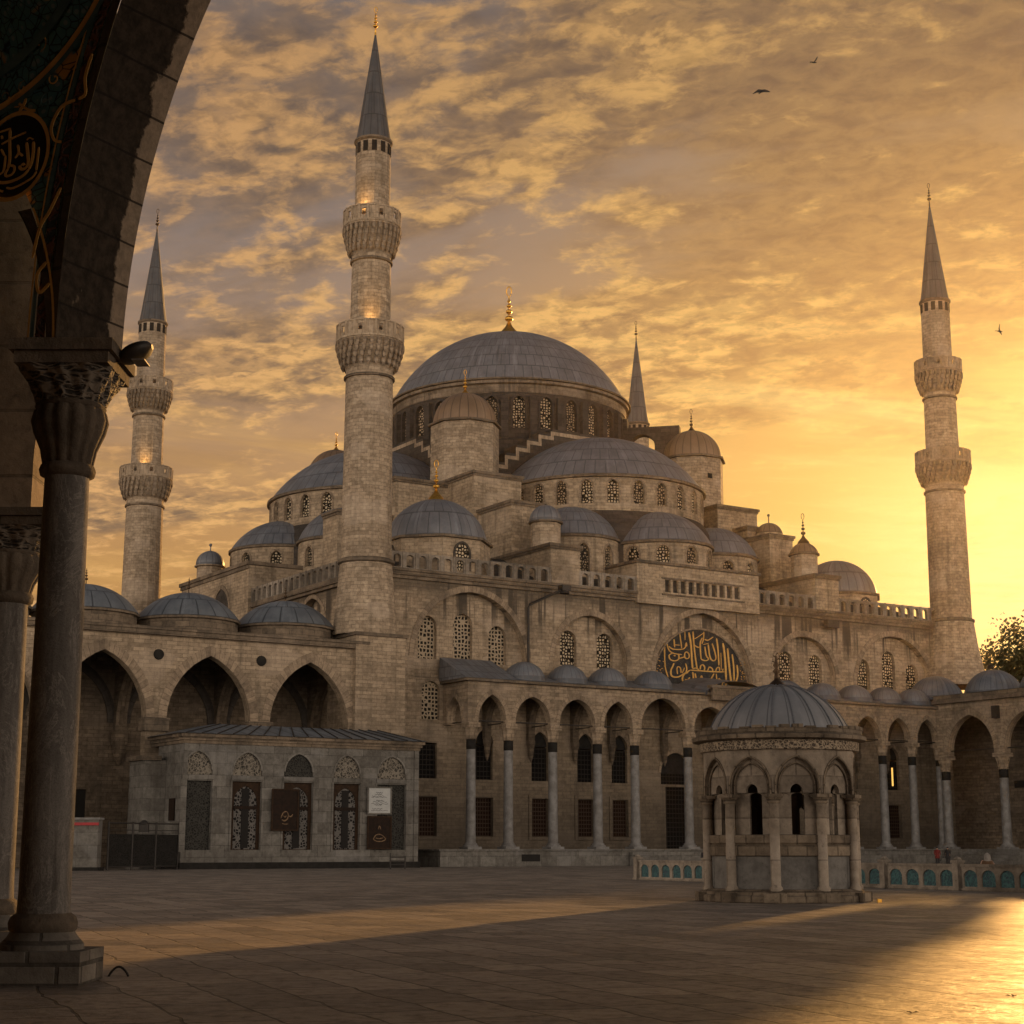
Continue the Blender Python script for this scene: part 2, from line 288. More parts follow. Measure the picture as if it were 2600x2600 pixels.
# ------------------------------------------------------------------ mesh builder
class MB:
    def __init__(s): s.v = []; s.f = []; s.uv = []; s.sm = []
    def face(s, pts, uvs=None, smooth=False):
        i = len(s.v); s.v.extend([tuple(p) for p in pts]); s.f.append(tuple(range(i, i+len(pts))))
        if uvs is None:
            P = [Vector(p) for p in pts]
            nrm = Vector((0, 0, 0))
            for k in range(len(P)): nrm += (P[k]-P[0]).cross(P[(k+1) % len(P)]-P[0])
            if nrm.length > 1e-12: nrm.normalize()
            if abs(nrm.z) > .75: uvs = [(p[0], p[1]) for p in pts]
            else:
                t = Vector((-nrm.y, nrm.x)); t.normalize()
                uvs = [(p[0]*t.x+p[1]*t.y, p[2]) for p in pts]
        s.uv.append(uvs); s.sm.append(smooth)
    def grid(s, rows, uvrows=None, smooth=True, close=False):
        """rows of points -> shared-vertex quad strip"""
        base = len(s.v); nc = len(rows[0])
        for r in rows: s.v.extend([tuple(p) for p in r])
        for i in range(len(rows)-1):
            for j in range(nc if close else nc-1):
                k = (j+1) % nc
                s.f.append((base+i*nc+j, base+i*nc+k, base+(i+1)*nc+k, base+(i+1)*nc+j))
                if uvrows:
                    uj = uvrows[i][j]; uk = uvrows[i][k] if k else (uvrows[i][j][0]+(uvrows[i][1][0]-uvrows[i][0][0]), uvrows[i][j][1])
                    vj = uvrows[i+1][j]; vk = uvrows[i+1][k] if k else (uvrows[i+1][j][0]+(uvrows[i+1][1][0]-uvrows[i+1][0][0]), uvrows[i+1][j][1])
                    s.uv.append([uj, uk, vk, vj])
                else: s.uv.append([(j, i), (j+1, i), (j+1, i+1), (j, i+1)])
                s.sm.append(smooth)
    def box(s, x0, x1, y0, y1, z0, z1):
        a = [(x0, y0), (x1, y0), (x1, y1), (x0, y1)]
        for i in range(4):
            p, q = a[i], a[(i+1) % 4]
            s.face([(p[0], p[1], z0), (q[0], q[1], z0), (q[0], q[1], z1), (p[0], p[1], z1)])
        s.face([(x, y, z1) for x, y in a]); s.face([(x, y, z0) for x, y in a[::-1]])
    def obox(s, c, ux, uy, hx, hy, z0, z1):
        P = [(c[0]+ux[0]*i*hx+uy[0]*j*hy, c[1]+ux[1]*i*hx+uy[1]*j*hy) for i, j in ((-1, -1), (1, -1), (1, 1), (-1, 1))]
        for i in range(4):
            p, q = P[i], P[(i+1) % 4]
            s.face([(*p, z0), (*q, z0), (*q, z1), (*p, z1)])
        s.face([(*p, z1) for p in P]); s.face([(*p, z0) for p in P[::-1]])
    def lathe(s, c, prof, n=32, a0=0.0, a1=2*PI, smooth=True, nu=None, vscale=1.0, fn=None):
        close = abs(a1-a0-2*PI) < 1e-6
        m = n if close else n+1
        rmax = max(r for r, z in prof); L = 0; rows = []; uvr = []
        for i, (r, z) in enumerate(prof):
            if i: L += math.hypot(r-prof[i-1][0], z-prof[i-1][1])
            row = []; ur = []
            for j in range(m):
                t = a0+(a1-a0)*j/n
                rr = fn(r, z, t) if fn else r
                row.append((c[0]+rr*math.cos(t), c[1]+rr*math.sin(t), z))
                ur.append(((t/(2*PI)*nu) if nu else t*rmax, L*vscale if nu else z))
            rows.append(row); uvr.append(ur)
        if smooth: s.grid(rows, uvr, True, close)
        else:
            for i in range(len(rows)-1):
                for j in range(n):
                    k = (j+1) % m
                    du = uvr[i][1][0]-uvr[i][0][0]
                    s.face([rows[i][j], rows[i][k], rows[i+1][k], rows[i+1][j]],
                           [uvr[i][j], (uvr[i][j][0]+du, uvr[i][j][1]), (uvr[i][j][0]+du, uvr[i+1][j][1]), uvr[i+1][j]])
    def dome(s, c, r, z0, h, n=48, rings=14, nu=40, vs=.5, a0=0, a1=2*PI):
        Rs = (r*r+h*h)/(2*h); t0 = math.asin(min(1, r/Rs))
        if h > r: t0 = PI-t0
        prof = []
        for i in range(rings+1):
            t = t0*(1-i/rings); prof.append((max(Rs*math.sin(t), .002), z0+h-Rs*(1-math.cos(t))))
        s.lathe(c, prof, n, a0, a1, True, nu, vs)
    def tube(s, pts, r, n=8, smooth=True):
        P = [Vector(p) for p in pts]; rows = []
        for i, p in enumerate(P):
            d = (P[min(i+1, len(P)-1)]-P[max(i-1, 0)]); d.normalize()
            up = Vector((0, 0, 1)) if abs(d.z) < .95 else Vector((1, 0, 0))
            x = d.cross(up).normalized(); y = d.cross(x).normalized()
            rr = r[i] if isinstance(r, (list, tuple)) else r
            rows.append([tuple(p+x*rr*math.cos(2*PI*k/n)+y*rr*math.sin(2*PI*k/n)) for k in range(n)])
        s.grid(rows, None, smooth, True)
        s.face(rows[0]); s.face(rows[-1])
    def sphere(s, c, r, n=10, m=6, sz=1.0):
        rows = [[(c[0]+r*math.sin(PI*i/m)*math.cos(2*PI*j/n), c[1]+r*math.sin(PI*i/m)*math.sin(2*PI*j/n), c[2]+r*sz*math.cos(PI*i/m)) for j in range(n)] for i in range(m+1)]
        s.grid(rows, None, True, True)
    def build(s, name, m, parent=None, origin=(0, 0, 0)):
        me = bpy.data.meshes.new(name)
        o = origin
        me.from_pydata([(p[0]-o[0], p[1]-o[1], p[2]-o[2]) for p in s.v], [], s.f)
        ul = me.uv_layers.new(name='UVMap')
        flat = []
        for u in s.uv:
            for q in u: flat += [q[0], q[1]]
        ul.data.foreach_set('uv', flat)
        me.polygons.foreach_set('use_smooth', s.sm)
        me.materials.append(M[m] if isinstance(m, str) else m)
        ob = bpy.data.objects.new(name, me); C.objects.link(ob)
        if parent: ob.parent = parent
        return ob

class Thing:
    """an Empty at the thing's base that parents its parts; frame 'm' = mosque axes, 'w' = world axes"""
    def __init__(s, name, label, cat, o=(0, 0, 0), frame='m', group=None):
        s.o = o
        s.e = bpy.data.objects.new(name, None); C.objects.link(s.e); s.e.empty_display_size = .5
        if frame == 'm': s.e.location = W(*o); s.e.rotation_euler = (0, 0, TH)
        else: s.e.location = o
        s.e['label'] = label; s.e['category'] = cat; s.e['kind'] = 'thing'
        if group: s.e['group'] = group
    def part(s, name, mb, m, parent=None, label=None, at=(0, 0, 0)):
        ob = mb.build(name, m, parent or s.e, s.o)
        ob.location = at
        if label: ob['label'] = label
        return ob
    def copy(s, ob, delta, parent=None):
        c = ob.copy(); C.objects.link(c); c.parent = parent or s.e
        c.location = (ob.location[0]+delta[0], ob.location[1]+delta[1], ob.location[2]+delta[2])
        for ch in ob.children:
            d = ch.copy(); C.objects.link(d); d.parent = c
        return c
def single(name, mb, m, label, cat, o=(0, 0, 0), frame='w', group=None, kind=None):
    ob = mb.build(name, m, None, o)
    if frame == 'm': ob.location = W(*o); ob.rotation_euler = (0, 0, TH)
    else: ob.location = o
    if kind: ob['kind'] = kind
    else:
        ob['label'] = label; ob['category'] = cat; ob['kind'] = 'thing'
        if group: ob['group'] = group
    return ob

# ------------------------------------------------------------------ arches and walls
def op(c, hw, zb, zs, za): return dict(c=c, hw=hw, zb=zb, zs=zs, za=za)
def az(o, u):
    x = min(abs(u-o['c']), o['hw']); w = o['hw']; h = o['za']-o['zs']
    if h < 1e-6: return o['zs']
    if h <= w: return o['zs']+h*math.sqrt(max(0, 1-(x/w)**2))
    Rr = (w*w+h*h)/(2*w); cx = Rr-w
    return o['zs']+math.sqrt(max(0, Rr*Rr-(x+cx)**2))
def asamp(o, n=14):
    if o['za']-o['zs'] < 1e-6: return [o['c']-o['hw'], o['c']+o['hw']]
    return [o['c']-o['hw']*math.cos(PI*i/n) for i in range(n+1)]
def wall(mb, P, u0, u1, z0, z1, ops, depth, back=False, step=None, n=14):
    ops = sorted(ops, key=lambda o: o['c'])
    def quad(ua, ub, za0, zb0, za1, zb1, d):
        mb.face([P(ua, d, za0), P(ub, d, zb0), P(ub, d, zb1), P(ua, d, za1)], [(ua, za0), (ub, zb0), (ub, zb1), (ua, za1)])
    def plain_strip(ua, ub, d):
        k = max(1, int(math.ceil((ub-ua)/step))) if step else 1
        for i in range(k):
            a = ua+(ub-ua)*i/k; b = ua+(ub-ua)*(i+1)/k
            quad(a, b, z0, z0, z1, z1, d)
    cur = u0
    for d in ([0, depth] if back else [0]):
        cur = u0
        for o in ops:
            a, b = o['c']-o['hw'], o['c']+o['hw']
            if a > cur+1e-6: plain_strip(cur, a, d)
            us = asamp(o, n)
            for i in range(len(us)-1):
                if o['zb'] > z0+1e-6: quad(us[i], us[i+1], z0, z0, o['zb'], o['zb'], d)
                quad(us[i], us[i+1], az(o, us[i]), az(o, us[i+1]), z1, z1, d)
            cur = b
        if u1 > cur+1e-6: plain_strip(cur, u1, d)
    for o in ops:
        us = asamp(o, n); s = 0
        for i in range(len(us)-1):
            za, zb_ = az(o, us[i]), az(o, us[i+1])
            L = math.hypot(us[i+1]-us[i], zb_-za)
            mb.face([P(us[i], 0, za), P(us[i+1], 0, zb_), P(us[i+1], depth, zb_), P(us[i], depth, za)], [(s, 0), (s+L, 0), (s+L, depth), (s, depth)])
            s += L
        for sg in (-1, 1):
            u = o['c']+sg*o['hw']
            mb.face([P(u, 0, o['zb']), P(u, 0, o['zs']), P(u, depth, o['zs']), P(u, depth, o['zb'])], [(0, o['zb']), (0, o['zs']), (depth, o['zs']), (depth, o['zb'])])
        if o['zb'] > z0+1e-6:
            mb.face([P(us[0], 0, o['zb']), P(us[-1], 0, o['zb']), P(us[-1], depth, o['zb']), P(us[0], depth, o['zb'])])
def panel(mb, P, o, d, n=10, off=0.0):
    us = asamp(o, n)
    for i in range(len(us)-1):
        a, b = us[i], us[i+1]
        mb.face([P(a, d, o['zb']), P(b, d, o['zb']), P(b, d, az(o, b)), P(a, d, az(o, a))], [(a+off, o['zb']), (b+off, o['zb']), (b+off, az(o, b)), (a+off, az(o, a))])
def archivolt(mb, P, o, w, proud, n=16, legs=0.0):
    us = asamp(o, n); inner = [(u, az(o, u)) for u in us]
    out = dict(o); out['hw'] = o['hw']+w; out['za'] = o['za']+w*1.15
    vs = asamp(out, n); outer = [(u, az(out, u)) for u in vs]
    if legs:
        inner = [(inner[0][0], o['zs']-legs)]+inner+[(inner[-1][0], o['zs']-legs)]
        outer = [(outer[0][0], o['zs']-legs)]+outer+[(outer[-1][0], o['zs']-legs)]
    s = 0
    for i in range(len(inner)-1):
        a, b, c, d = inner[i], inner[i+1], outer[i+1], outer[i]
        L = math.hypot(b[0]-a[0], b[1]-a[1])
        uv = [(s, 0), (s+L, 0), (s+L, w), (s, w)]
        mb.face([P(a[0], -proud, a[1]), P(b[0], -proud, b[1]), P(c[0], -proud, c[1]), P(d[0], -proud, d[1])], uv)
        mb.face([P(d[0], -proud, d[1]), P(c[0], -proud, c[1]), P(c[0], 0.02, c[1]), P(d[0], 0.02, d[1])], uv)
        mb.face([P(a[0], -proud, a[1]), P(b[0], -proud, b[1]), P(b[0], 0.02, b[1]), P(a[0], 0.02, a[1])], uv)
        s += L
def PB(b0): return lambda u, d, z: (u, b0+d, z)        # wall facing -b
def PA(a0): return lambda u, d, z: (a0+d, u, z)        # wall facing -a
def PC(c, r, t0=0.0):                                   # round wall, u is arc length
    return lambda u, d, z: (c[0]+(r-d)*math.cos(t0+u/r), c[1]+(r-d)*math.sin(t0+u/r), z)
CAMA = (-69.797, -133.399)
def tcam(c): return math.atan2(CAMA[1]-c[1], CAMA[0]-c[0])

def finial(T, c, z, h, m='gold', parent=None, ring=True, base=True):
    """alem: flared foot, stacked bulbs and an open crescent ring"""
    mb = MB(); s = h
    prof = []
    if base: prof += [(.22*s, z-.09*s), (.19*s, z), (.13*s, z+.07*s), (.07*s, z+.14*s), (.035*s, z+.22*s)]
    else: prof += [(.03*s, z-.05*s), (.03*s, z+.05*s)]
    for zc, r in ((.30, .085), (.45, .065), (.57, .05), (.67, .038)):
        for k in range(-3, 4): prof.append((max(.014*s, r*s*math.cos(k*PI/6.4)), z+zc*s+.6*r*s*math.sin(k*PI/6.4)*1.2))
        prof.append((.014*s, z+(zc+.06)*s))
    prof.append((.012*s, z+.78*s))
    mb.lathe(c, prof, 12)
    if ring:
        pts = []
        for k in range(15):
            t = -PI/2+.35+(2*PI-.7)*k/14
            pts.append((c[0]+.05*s*math.cos(t)*.8, c[1]-.05*s*math.cos(t)*.6, z+.88*s+.1*s*math.sin(t)))
        mb.tube(pts, .012*s, 6)
    return T.part('finial', mb, m, parent)

# ================================================================== GROUND
g = MB()
Y = [-60, -10, 0, 8, 14, 20, 30, 45, 70, 100, 150, 260, 600, 3000]
g.face([(-3000, -600, 0), (3000, -600, 0), (3000, 4000, 0), (-3000, 4000, 0)])
single('courtyard_paving', g, 'paving', '', '', kind='structure')

# ================================================================== MOSQUE
T = Thing('mosque', 'great domed stone mosque with cascading grey lead domes behind the arcaded courtyard', 'mosque', (0.5, 0.5, 0))
FB = 0.5
win_hi = []                                     # (name of mat, mesh) windows added as parts
def window(T, P, o, d, m, off=0.0):
    mb = MB(); panel(mb, P, o, d, 10, off); return T.part('window', mb, m)

w = MB(); P = PB(FB)
A0, A1 = 1.0, 76.5
lowx = [6.5, 12.55, 18.8, 24.1, 28.2, 49.8, 53.9, 59.2, 65.5]
low = [op(a, .95, 2.65, 6.2, 6.2) for a in lowx]+[op(35.2, 1.35, 1.55, 7.6, 7.6), op(41.5, 1.35, 1.55, 7.6, 7.6)]
wall(w, P, A0, A1, 0, 7.65, low, .6)
up = [op(a, .95, 7.85, 11.1, 11.1) if a == 6.5 else op(a, .95, 7.85, 11.2, 12.5) for a in lowx]+[op(35.2, 1.9, 7.85, 9.0, 11.0)]
wall(w, P, A0, A1, 7.65, 13, up, .6)
l3 = [op(6.75, .95, 13.2, 15.8, 16.75)]
wall(w, P, A0, A1, 13, 17, l3, .45)
blind = [op(11.1, 6.2, 17, 19.0, 25.4), op(24.9, 4.4, 17, 19.6, 24.2), op(39.2, 6.4, 17, 18.6, 25.5), op(53.1, 4.4, 17, 19.6, 24.0), op(66.5, 5.9, 17, 19.0, 24.9)]
wall(w, P, A0, A1, 17, 26.4, blind, .75)
P2 = PB(FB+.75)
wins = [op(6.75, 1.0, 18.9, 21.9, 22.95), op(10.6, 1.05, 18.85, 22.3, 23.4), op(14.45, 1.0, 18.8, 21.4, 22.5),
        op(22.7, .98, 19.1, 21.6, 22.65), op(27.1, .98, 19.1, 21.6, 22.65),
        op(51.0, .98, 18.9, 21.3, 22.35), op(55.25, .95, 18.9, 21.2, 22.2),
        op(62.4, .95, 18.8, 21.1, 22.2), op(66.3, 1.0, 18.7, 22.2, 23.3), op(69.9, .95, 18.8, 21.0, 22.05)]
for o in blind:
    inside = [q for q in wins if abs(q['c']-o['c']) < o['hw']]
    big = dict(o)
    us = asamp(big, 16)
    # backing of the blind arch with its window openings
    wall(w, P2, o['c']-o['hw'], o['c']+o['hw'], 17, 25.6, inside, .7)
wl = w
# return walls left, right and rear
wall(wl, PA(1.0), FB, 62, 0, 26.4, [op(14.2, 3.1, 17.5, 22.3, 25.7)], .7)
wl.face([(1.75, 11, 17.5), (1.75, 17.4, 17.5), (1.75, 17.4, 26), (1.75, 11, 26)])
wl.face([(A1, FB, 0), (A1, 62, 0), (A1, 62, 26.4), (A1, FB, 26.4)])
wl.face([(1, 62, 0), (A1, 62, 0), (A1, 62, 26.4), (1, 62, 26.4)])
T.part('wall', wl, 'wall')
def surround(o, w_, pr, P=P, legs=0.0, m='vous', parent=None, T_=None):
    q = MB(); archivolt(q, P, o, w_, pr, 16, legs); return (T_ or T).part('arch_surround', q, m, parent)
for o in blind: surround(o, .55, .07)
for o in up:
    if o['za'] > o['zs']: surround(o, .3, .08)
for a in lowx:                                  # flat stone surrounds of the rectangular windows
    tr = MB()
    for z0, z1 in ((2.65, 6.2),):
        tr.box(a-1.3, a-.96, FB-.1, FB+.05, z0-.3, z1+.35); tr.box(a+.96, a+1.3, FB-.1, FB+.05, z0-.3, z1+.35)
        tr.box(a-.959, a+.959, FB-.1, FB+.05, z1+.01, z1+.35); tr.box(a-.959, a+.959, FB-.14, FB+.05, z0-.3, z0-.01)
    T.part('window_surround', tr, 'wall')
for i, q in enumerate(wins): window(T, P2, q, .45, 'lat' if i < 3 else 'lat_pale', i*3.3)
window(T, P, l3[0], .4, 'lat', 5.1)
for i, q in enumerate(low): window(T, P, q, .35, 'grille_red' if q['zb'] > 2 else 'grille')
for q in up:
    window(T, P, dict(q, zs=min(q['zs'], 11.0), za=min(q['zs'], 11.0)), .35, 'grille')
    if q['za'] > q['zs']: window(T, P, dict(q, zb=q['zs']-.1), .30, 'marble_dark')
# cornice and parapets
for a0, a1 in ((A0-.3, 30.4), (46.5, A1+.3)):
    cn = MB(); cn.box(a0, a1, FB-.45, FB+.9, 26.4, 26.75); cn.box(a0, a1, FB-.25, FB+.8, 26.08, 26.398); cn.box(a0, a1, FB-.62, FB+.9, 26.752, 27.0); T.part('cornice', cn, 'grime')
cn = MB(); cn.box(.4, 1.0, FB+.9, 28, 26.4, 26.9); cn.box(.62, .999, FB+.9, 28, 26.1, 26.398)
T.part('cornice', cn, 'grime')
cn = MB(); cn.box(.4, 1.0, 47, 62, 26.4, 26.9); T.part('cornice', cn, 'grime')
def balus(P, u0, u1, z0, z1, pitch, ow):
    mb = MB(); k = int((u1-u0)/pitch); pt = (u1-u0)/k
    ops = [op(u0+pt*(i+.5), ow/2, z0+.12, z1-.5, z1-.22) for i in range(k)]
    wall(mb, P, u0, u1, z0, z1, ops, .4, back=True, n=6)
    mb.face([P(u0, 0, z1), P(u1, 0, z1), P(u1, .4, z1), P(u0, .4, z1)])
    for i in range(k+1):                       # little posts proud of the screen
        u = u0+pt*i
        for d0 in (-.08,):
            q = [P(u-.14, d0, z0), P(u+.14, d0, z0), P(u+.14, d0, z1+.02), P(u-.14, d0, z1+.02)]
            mb.face(q)
            mb.face([P(u-.14, d0, z0), P(u-.14, 0, z0), P(u-.14, 0, z1+.02), P(u-.14, d0, z1+.02)])
            mb.face([P(u+.14, d0, z0), P(u+.14, 0, z0), P(u+.14, 0, z1+.02), P(u+.14, d0, z1+.02)])
    return mb
for u0, u1 in ((2.2, 19.9), (23.4, 30.4), (46.5, 54.6), (58.1, 76.3)):
    T.part('balustrade', balus(PB(FB-.3), u0, u1, 27.0, 28.55, 1.32, .78), 'fence')
T.part('balustrade', balus(PA(.6), 3.0, 28, 26.9, 28.5, 1.3, .8), 'fence')
# raised middle block of the facade with its blind grille
cb = MB(); Pc = PB(.05)
gop = [op(34.3+1.02*i, .36, 27.25, 28.55, 28.55) for i in range(10)]
wall(cb, Pc, 30.4, 46.5, 25.9, 30.0, gop, .3)
cb.face([(30.4, .05, 25.9), (30.4, 7, 25.9), (30.4, 7, 30), (30.4, .05, 30)]); cb.face([(46.5, .05, 25.9), (46.5, 7, 25.9), (46.5, 7, 30), (46.5, .05, 30)])
cb.face([(30.4, .05, 25.9), (46.5, .05, 25.9), (46.5, .5, 25.9), (30.4, .5, 25.9)])
T.part('parapet_block', cb, 'wall_hi')
x = MB(); x.box(30.2, 46.7, -.15, 7.1, 30.002, 30.3); T.part('cornice', x, 'grime')
for z_ in (26.9, 28.6): x = MB(); x.box(33.5, 44.4, -.06, .047, z_, z_+.17); T.part('sill', x, 'grime')
x = MB(); x.box(33.7, 44.1, .36, .42, 27.0, 28.8); T.part('grille', x, 'dark')
# high block on the left flank
hb = MB(); hb.box(.2, 7, 28, 47, 24, 31.0); T.part('flank_block', hb, 'wall_hi')
x = MB(); x.box(-.1, 7.2, 27.8, 47.2, 31.002, 31.4); x.box(.05, .198, 27.9, 47.1, 30.6, 31.0); T.part('cornice', x, 'grime')
x = MB(); Pf = PA(.2)
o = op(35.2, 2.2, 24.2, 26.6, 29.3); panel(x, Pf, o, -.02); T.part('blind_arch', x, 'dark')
x = MB(); archivolt(x, Pf, o, .4, .1); T.part('arch_surround', x, 'vous')
o = op(14.2, 3.1, 17.5, 22.3, 25.7)
x = MB(); archivolt(x, PA(1.0), o, .4, .07); T.part('arch_surround', x, 'vous')
# lead roofs between the parapets and the drums
rf = MB()
ro = [(1.6, 1.6), (75.5, 1.6), (75.5, 61), (1.6, 61)]; ri = [(12, 9), (66, 9), (66, 55), (12, 55)]
for i in range(4):
    j = (i+1) % 4
    rf.face([(*ro[i], 27.2), (*ro[j], 27.2), (*ri[j], 30.6), (*ri[i], 30.6)])
rf.face([(*p, 30.6) for p in ri])
T.part('roof', rf, 'dark')

CD = (39.0, 37.8)
def round_drum(c, r, z0, z1, nwin, phase, hw, zb, zs, za, m, depth=.45, latm='lat_pale', vis=92, step=.8):
    """round wall with real arched openings; lattice windows on the side that can be seen"""
    mb = MB(); pitch = 2*PI/nwin; t0 = phase-pitch/2
    P = PC(c, r, t0); ops = []
    for i in range(nwin):
        t = phase+i*pitch
        da = (t-tcam(c)+PI) % (2*PI)-PI
        if abs(math.degrees(da)) < vis: ops.append(op((t-t0)*r, hw, zb, zs, za))
    wall(mb, P, 0, 2*PI*r, z0, z1, ops, depth, step=step, n=8)
    d = T.part('drum', mb, m)
    for k, o in enumerate(ops):
        q = MB(); panel(q, P, o, depth-.12, 8, k*2.7); wi = T.part('window', q, latm if random.random() < .62 else 'lat_dim')
        q = MB(); archivolt(q, P, o, .22, .06, 8, zs-zb); T.part('arch_surround', q, 'vous' if m != 'dark' else 'dark', wi)
    return d
def ring(c, prof, m, name='cornice', n=72, smooth=False):
    x = MB(); x.lathe(c, prof, n, smooth=smooth); return T.part(name, x, m)

# ---- great dome
r = 14.6
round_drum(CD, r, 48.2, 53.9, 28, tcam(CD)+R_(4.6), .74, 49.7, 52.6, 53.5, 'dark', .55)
pr = MB()                                        # lead-clad piers between the drum windows
for i in range(28):
    t = tcam(CD)+R_(4.6)+2*PI*(i+.5)/28
    ux = (math.cos(t), math.sin(t)); uy = (-ux[1], ux[0])
    if abs((t-tcam(CD)+PI) % (2*PI)-PI) > 1.75: continue
    pr = MB(); pr.obox((CD[0]+ux[0]*(r+.1), CD[1]+ux[1]*(r+.1)), ux, uy, .45, .42, 48.2, 53.4); T.part('pier', pr, 'dark')
ring(CD, [(r+.1, 53.9), (r+.12, 54.9), (r+.5, 55.0), (r+.5, 55.35), (r+.2, 55.4)], 'drum_band')
ring(CD, [(r+.2, 55.4), (r+.72, 55.42), (r+.72, 55.62), (r+.2, 55.7)], 'grime')
ring(CD, [(r+.9, 46.5), (r+.9, 48.0), (r+.2, 48.4)], 'dark', 'drum_base')
x = MB(); x.dome(CD, r+.25, 55.65, 9.6, 96, 20, 84, .48); gd = T.part('dome', x, 'lead_main', label='largest dome, crowning the mosque')
finial(T, CD, 65.75, 6.3, 'gold', gd)
# ---- square base under the great dome with stepped arches
def steps(sw):
    """stepped extrados of the great arch, in the plane facing the front (sw False) or the left flank"""
    mb = MB(); tr = MB()
    prof = [(24.8, 42.2), (27.0, 43.6), (28.7, 44.8), (30.2, 45.9), (31.7, 46.9), (33.3, 47.8), (35.0, 48.55)]
    pl = 22.2
    def pt(a, b, z): return (a, b, z) if not sw else (CD[0]+(b-CD[1]), CD[1]+(a-CD[0]), z)
    for sg in (-1, 1):
        for i, (a, z) in enumerate(prof):
            nx = prof[i+1][0] if i < len(prof)-1 else 39.0
            zt = prof[i][1]+.9 if i < len(prof)-1 else 49.3
            aa, nn = (a, nx) if sg < 0 else (78-nx, 78-a)
            f = [pt(aa, pl, 40.0), pt(nn, pl, 40.0), pt(nn, pl, zt), pt(aa, pl, zt)]
            mb.face(f); mb.face([pt(aa, pl, zt), pt(nn, pl, zt), pt(nn, pl+3, zt), pt(aa, pl+3, zt)])
            # pale zigzag course
            e0, e1 = aa, nn
            tr.face([pt(e0, pl-.06, zt-.75), pt(e1, pl-.06, zt-.75), pt(e1, pl-.06, zt-.32), pt(e0, pl-.06, zt-.32)])
            if i: 
                pz = prof[i-1][1]+.9
                xa = a if sg < 0 else 78-a
                tr.face([pt(xa-.21, pl-.064, pz-.75), pt(xa+.21, pl-.064, pz-.75), pt(xa+.21, pl-.064, zt-.32), pt(xa-.21, pl-.064, zt-.32)])
                mb.face([pt(xa, pl, pz), pt(xa, pl+3, pz), pt(xa, pl+3, zt), pt(xa, pl, zt)])
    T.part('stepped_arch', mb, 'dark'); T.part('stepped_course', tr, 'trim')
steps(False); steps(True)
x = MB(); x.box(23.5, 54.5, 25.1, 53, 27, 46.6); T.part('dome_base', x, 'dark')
# ---- semi-domes, front and left
def semi(c, flip, phase):
    r = 11.8
    round_drum(c, r, 37.1, 40.75, 26, phase, .62, 37.9, 39.7, 40.5, 'wall_hi', .4)
    ring(c, [(r, 40.75), (r+.35, 40.8), (r+.35, 41.1), (r+.1, 41.12)], 'grime')
    ring(c, [(r+1.6, 27), (r+1.6, 34.6), (r+1.2, 35.6), (r+.05, 37.1)], 'dark', 'skirt_roof')
    x = MB(); x.dome(c, r+.1, 41.12, 6.5, 80, 16, 62, .42); d = T.part('semi_dome', x, 'lead_main')
C1 = (39.0, 18.5); C3 = (19.7, 37.8)
semi(C1, False, tcam(C1)-R_(6.5)); semi(C3, True, tcam(C3)+R_(3))
def exedra(c, r, nw, phase, zr=33.4, h=3.9, zb=30.9, zs=31.9, za=32.75, hw=.72, m='lead', vis=95):
    round_drum(c, r, 27, zr-.35, nw, phase, hw, zb, zs, za, 'wall_hi', .4, 'lat_pale', vis, .5)
    ring(c, [(r, zr-.35), (r+.25, zr-.32), (r+.25, zr-.05), (r+.05, zr)], 'grime', n=56)
    x = MB(); x.dome(c, r+.08, zr, h, 56, 12, 34, .6); return T.part('exedra_dome', x, m)
exedra((39, 7.7), 5.8, 11, tcam((39, 7.7))+R_(5.4))
exedra((29.4, 10.2), 5.0, 10, tcam((29.4, 10.2))+R_(14), 33.6, 3.7, 29.3, 31.6, 32.6, .62)
exedra((48.6, 10.2), 5.0, 10, tcam((48.6, 10.2))+R_(20), 33.4, 3.6, 30.6, 31.8, 32.5, .6)
exedra((8.9, 38.3), 6.0, 10, tcam((8.9, 38.3))+R_(28), 34.6, 3.6, 31.6, 33.0, 33.8, .62)
exedra((11.6, 28.0), 5.2, 9, tcam((11.6, 28))+R_(30), 34.4, 3.9, 31.2, 32.6, 33.4, .55)
# ---- octagonal weight turrets at the corners of the great dome
def turret(c, r, z0, z1, h, fin, m='lead_brown', oct8=8, rot=PI/8, name='turret'):
    x = MB(); x.lathe(c, [(r, z0), (r, z1)], oct8, rot, rot+2*PI, smooth=False); d = T.part(name, x, 'minaret')
    x = MB(); x.lathe(c, [(r, z1-.02), (r+.35, z1), (r+.35, z1+.22), (r-.3, z1+.3)], oct8, rot, rot+2*PI, smooth=False); T.part('cornice', x, 'grime', d)
    x = MB(); x.dome(c, r*.93, z1+.25, h, 36, 12, 22, .15); dm = T.part('turret_dome', x, m, d)
    return d, dm
for c, fh in (((23.0, 21.8), 2.9), ((55.2, 21.6), 2.9), ((23, 54), 2.5), ((55, 54), 2.5)):
    d, dm = turret(c, 3.85, 40.5, 47.7, 3.7, True)
    finial(T, c, 51.6, fh, 'gold' if c[0] < 40 else 'bronze', d)
x = MB(); x.box(54.5, 55.1, 17.72, 17.8, 45, 45.6); T.part('vent', x, 'void')
